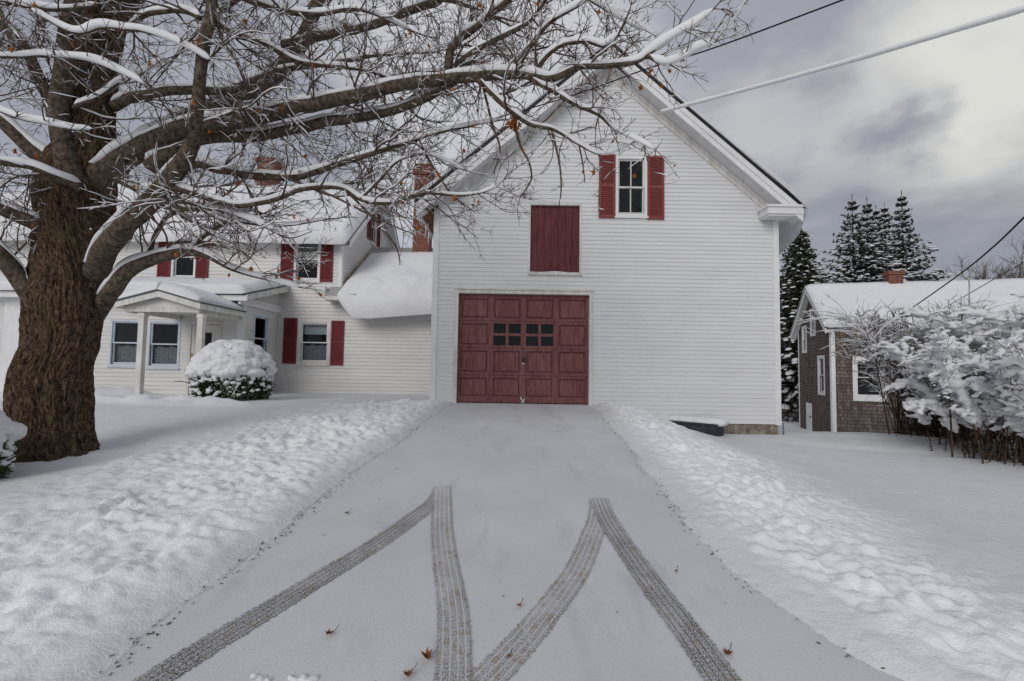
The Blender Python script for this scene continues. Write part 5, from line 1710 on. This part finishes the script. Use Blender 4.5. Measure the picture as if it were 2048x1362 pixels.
# brambles: loose stems in front of the hedge
# ------------------------------------------------------------------ CONIFERS
def conifer(name, label, x, y, z0, top, R0, style, seed, leaders=((0, 0, 1.0),), group=None, snow=1.0):
    r_ = np.random.default_rng(seed)
    t_ = thing(name, label, 'tree', (x, y, z0), group)
    tr = MB(); fo = MB(); sn = MB()
    for (ox, oy, hf) in leaders:
        H = (top - z0) * hf
        zz_ = np.linspace(0, 1, 14)
        tr.tube(np.stack([x + ox * np.minimum(zz_ * 1.4, 1), np.full(14, y + oy), z0 + zz_ * H], -1), .16 * (1 - zz_) + .015, 7)
        nw = int(H / (.42 if style == 'spruce' else .30))
        for w in range(nw):
            h = (w + .3 + r_.uniform(-.2, .2)) / nw
            if h < .03:
                continue
            prof = (1 - h) ** 1.12 if style == 'spruce' else min(1, (1 - h) * 2.0) ** .7 * (.72 + .28 * (1 - h))
            R = R0 * prof * (1 if hf == 1 else .7) + .05
            nb = int(8 + 9 * (1 - h)) if style == 'spruce' else 13
            for b in range(nb):
                a = 2 * np.pi * (b + r_.uniform(-.35, .35)) / nb + w * 1.3
                L = R * r_.uniform(.6, 1.22)
                n = max(4, int(L / .22)); s = np.linspace(0, 1, n)
                el = (.55 * h - .12) if style == 'spruce' else .25
                dz = L * (el * s - (.38 - .30 * h) * s ** 2 + (.14 if style == 'spruce' else -.05) * s ** 3)
                P = np.stack([x + ox + math.cos(a) * L * s, y + oy + math.sin(a) * L * s, z0 + h * H + dz], -1)
                tr.tube(P, np.linspace(.025 * (1 - h) + .006, .004, n), 3, False)
                for j in range(0, n):
                    if s[j] < .12:
                        continue
                    for q in range(7 if style == 'spruce' else 6):
                        side = r_.choice([-1, 1])
                        d = np.array([math.cos(a + side * r_.uniform(.3, 1.0)), math.sin(a + side * r_.uniform(.3, 1.0)), r_.uniform(-.35, .12)])
                        Ls = (.24 + .34 * (1 - s[j] * .6)) * (.22 + .80 * (1 - h)) * r_.uniform(.6, 1.2)
                        spray(fo, P[j] + r_.normal(0, .05, 3), d, Ls, .055 if style == 'spruce' else .06)
                        if style != 'spruce':
                            spray(fo, P[j] + r_.normal(0, .10, 3), r_.normal(0, 1, 3), .24, .06)
                    if s[j] > .25 and r_.random() < snow * (.8 + .3 * (1 - h)) * (1 if style == 'spruce' else 1.5 * (s[j] > .55)):
                        w_ = (.07 + .25 * (1 - h)) * r_.uniform(.4, 1.3) * (1 if style == 'spruce' else .85)
                        c_ = P[j] + np.array([math.cos(a), math.sin(a), 0]) * (.06 if style == 'spruce' else .22) + [0, 0, .10 if style == 'spruce' else .12] + r_.normal(0, .09, 3) * [1, 1, .6]
                        ca_, sa_ = math.cos(a), math.sin(a)
                        ring = []
                        for rr_, z_ in ((1, 0), (.75, .5), (.3, .8)):
                            th_ = np.arange(6) * np.pi / 3
                            lx = 1.35 * w_ * rr_ * np.cos(th_); ly = .8 * w_ * rr_ * np.sin(th_)
                            rz = w_ * .5 * z_ - .35 * lx * (1 - h) 
                            ring.append(np.stack([c_[0] + ca_ * lx - sa_ * ly, c_[1] + sa_ * lx + ca_ * ly, c_[2] + rz + r_.normal(0, .012, 6)], -1))
                        sn._rings(np.array(ring), True)
        spray(fo, (x + ox, y + oy, z0 + H - .1), (0, 0, 1), .5, .03)
    tr.build('trunk', STEM, t_, True)
    fo.build('crown', SPRUCE if style == 'spruce' else CEDAR, t_)
    sn.build('crown_snow', SNOWB, t_, True)
    return t_


def ctree(px, py, Y, **k):
    p = at(px, py, Y)
    return dict(x=p.x, y=Y, z0=float(base_z(p.x, Y)) - .1, top=p.z, **k)


G_ = 'spruces behind the shed'
d_ = ctree(1704, 397, 30, R0=5.6, style='spruce', seed=1); conifer('spruce_tree', 'broad snowy spruce with a forked top, left of the group behind the shed', **d_, leaders=((0, 0, 1.0), (.95, 0, .985)), group=G_)
d_ = ctree(1769, 412, 33, R0=4.6, style='spruce', seed=2); conifer('spruce_tree', 'middle spruce of the group, its twin tips behind the shed chimney', **d_, leaders=((0, 0, 1.0), (-.62, 0, .985)), group=G_)
d_ = ctree(1803, 390, 30, R0=4.7, style='spruce', seed=3); conifer('spruce_tree', 'tallest narrow snowy spruce, right of the group behind the shed chimney', **d_, group=G_)
d_ = ctree(1597, 466, 25, R0=1.75, style='cedar', seed=4); conifer('cedar_tree', 'dense dark cedar with snow between the barn and the shed', **d_, snow=1.0)
d_ = ctree(1650, 545, 36, R0=2.2, style='spruce', seed=6); conifer('spruce_tree', 'short spruce showing between the cedar and the forked spruce', **d_, group=G_)

# ------------------------------------------------------------------ FAR BARE TREES
def bare_tree(px, py, Y, lab, seed, spread):
    global rng
    keep = rng; rng = np.random.default_rng(seed)
    p = at(px, py, Y)
    z0 = float(base_z(p.x, Y)) - .2
    t_ = thing('bare_tree', lab, 'tree', (p.x, Y, z0), 'bare trees beyond the shed roof')
    tr = MB(); tw_ = MB()
    H = p.z - z0
    tr.tube([(p.x, Y, z0), (p.x + .05, Y, z0 + H * .25), (p.x, Y, z0 + H * .5)], [.22, .17, .11], 8)

    def br(q, d, L, r, lev):
        n = 6
        P = wander(q, d, L, n, .12, .03)
        tw_.tube(P, np.linspace(r, r * .4, n + 1), 4, False)
        if lev == 4:
            return
        for i in range(7 if lev else 5):
            j = rng.integers(2, n + 1); t = P[j] - P[j - 1]; t /= np.linalg.norm(t)
            br(P[j], sidedir(t, rng.uniform(.35, .8), .25), L * rng.uniform(.45, .65), max(.012, r * .55), lev + 1)
    for k in range(6):
        a = k * 1.05 + rng.random(); br((p.x, Y, z0 + H * (.25 + .05 * k)), (math.cos(a) * spread, math.sin(a) * spread, 1), H * .36, .07, 1)
    tr.build('trunk', TWIG, t_, True); tw_.build('crown', TWIG, t_)
    rng = keep


bare_tree(1965, 512, 42, 'leafless grey tree just above the shed roof at right', 4, .75)
bare_tree(2046, 498, 46, 'leafless grey tree above the shed roof at the right edge', 9, .75)
# ------------------------------------------------------------------ STONE WALL, SAPLINGS
sw = thing('stone_wall', 'low dry stone wall with snow between the barn and shed', 'wall', (12.6, 22.6, -.8))
m1 = MB(); m2 = MB()
for k in range(150):
    x = rnd.uniform(7.0, 16.0); lay = rnd.randint(0, 2)
    z = float(base_z(x, 22.6)) + .10 + lay * .20
    m1.blob((x, 22.6 + rnd.uniform(-.2, .2), z), rnd.uniform(.12, .24), rnd.uniform(.12, .2), rnd.uniform(.08, .14), k, .35, 8, 5)
    if lay == 2 and rnd.random() < .5:
        m2.blob((x, 22.55, z + .11), .2, .2, .06, k, .3, 8, 5)
m1.build('stones', STONE, sw, True); m2.build('wall_snow', SNOW, sw, True)
sp_ = thing('bare_sapling', 'thin bare sapling stems beside the stone wall', 'sapling', (13.0, 22.0, -.8))
m1 = MB()
for k in range(12):
    a = rnd.uniform(0, 6.28); x0 = 12.9 + rnd.uniform(-.5, .5)
    P = wander((x0, 22.0, float(base_z(x0, 22)) - .05), (math.cos(a) * .5, math.sin(a) * .3, 1), rnd.uniform(.8, 1.7), 8, .12, 0)
    m1.tube(P, np.linspace(.014, .005, 9), 4)
m1.build('stems', STEM, sp_, True)

# ------------------------------------------------------------------ WIRES
def wire(name, lab, pts, r, m, sag=0.0, wob=0.0, ext=1):
    P = np.array([at(*p) for p in pts])
    Q = smooth_path(P, .12)
    if ext:                                       # carry on to a pole out of sight
        k_ = 0 if ext > 0 else -1
        e_ = Q[0] - Q[3] if ext > 0 else Q[-1] - Q[-4]
        X_ = Q[k_] + e_ / np.linalg.norm(e_) * np.linspace(.3, 30, 60)[:, None]
        Q = np.vstack([X_[::-1], Q]) if ext > 0 else np.vstack([Q, X_])
    s = np.linspace(0, 1, len(Q)); Q[:, 2] -= sag * 4 * s * (1 - s)
    rr = r * (1 + wob * fbm(np.arange(len(Q)) * .35, np.full(len(Q), 3.3), 3))
    mb = MB(); mb.tube(Q, rr, 8)
    o = mb.build(name, m, None, True)
    tag(o, lab, 'wire')
    o['group'] = 'overhead wires'
    return o


wire('overhead_wire', 'thick snow coated service cable from the barn gable to upper right', [(1322, 223, 9.28), (1560, 160, 7.45), (1800, 92, 6.2), (2048, 17, 5.2), (2250, -48, 4.6)], .037, SNOWB, 0, .5, -1)
wire('overhead_wire', 'black twisted cable passing behind the maple twigs toward the house', [(1760, -30, 5.3), (1685, 0, 5.6), (1430, 95, 6.7), (1290, 139, 7.4), (1119, 199, 8.5), (865, 271, 11.4), (640, 330, 17.0)], .011, WIRE)
wire('overhead_wire', 'thin wire from the barn gable to the farmhouse ridge', [(1182, 254, 9.66), (1087, 281, 9.9), (947, 312, 11.4), (780, 348, 14.2), (640, 372, 17.3)], .007, WIRE, ext=0)
wire('overhead_wire', 'black cable sloping down from right edge to the shed eave', [(2140, 345, 6.4), (2048, 435, 7.6), (1985, 495, 9.2), (1920, 548, 11.3), (1825, 615, 15.0), (1785, 640, 16.4)], .016, WIRE)
wire('overhead_wire', 'thin cable crossing the shed roof snow under the thicker black one', [(2140, 470, 7.4), (2048, 524, 9.3), (1985, 560, 11.2), (1890, 615, 14.5), (1850, 637, 16.0)], .009, WIRE)
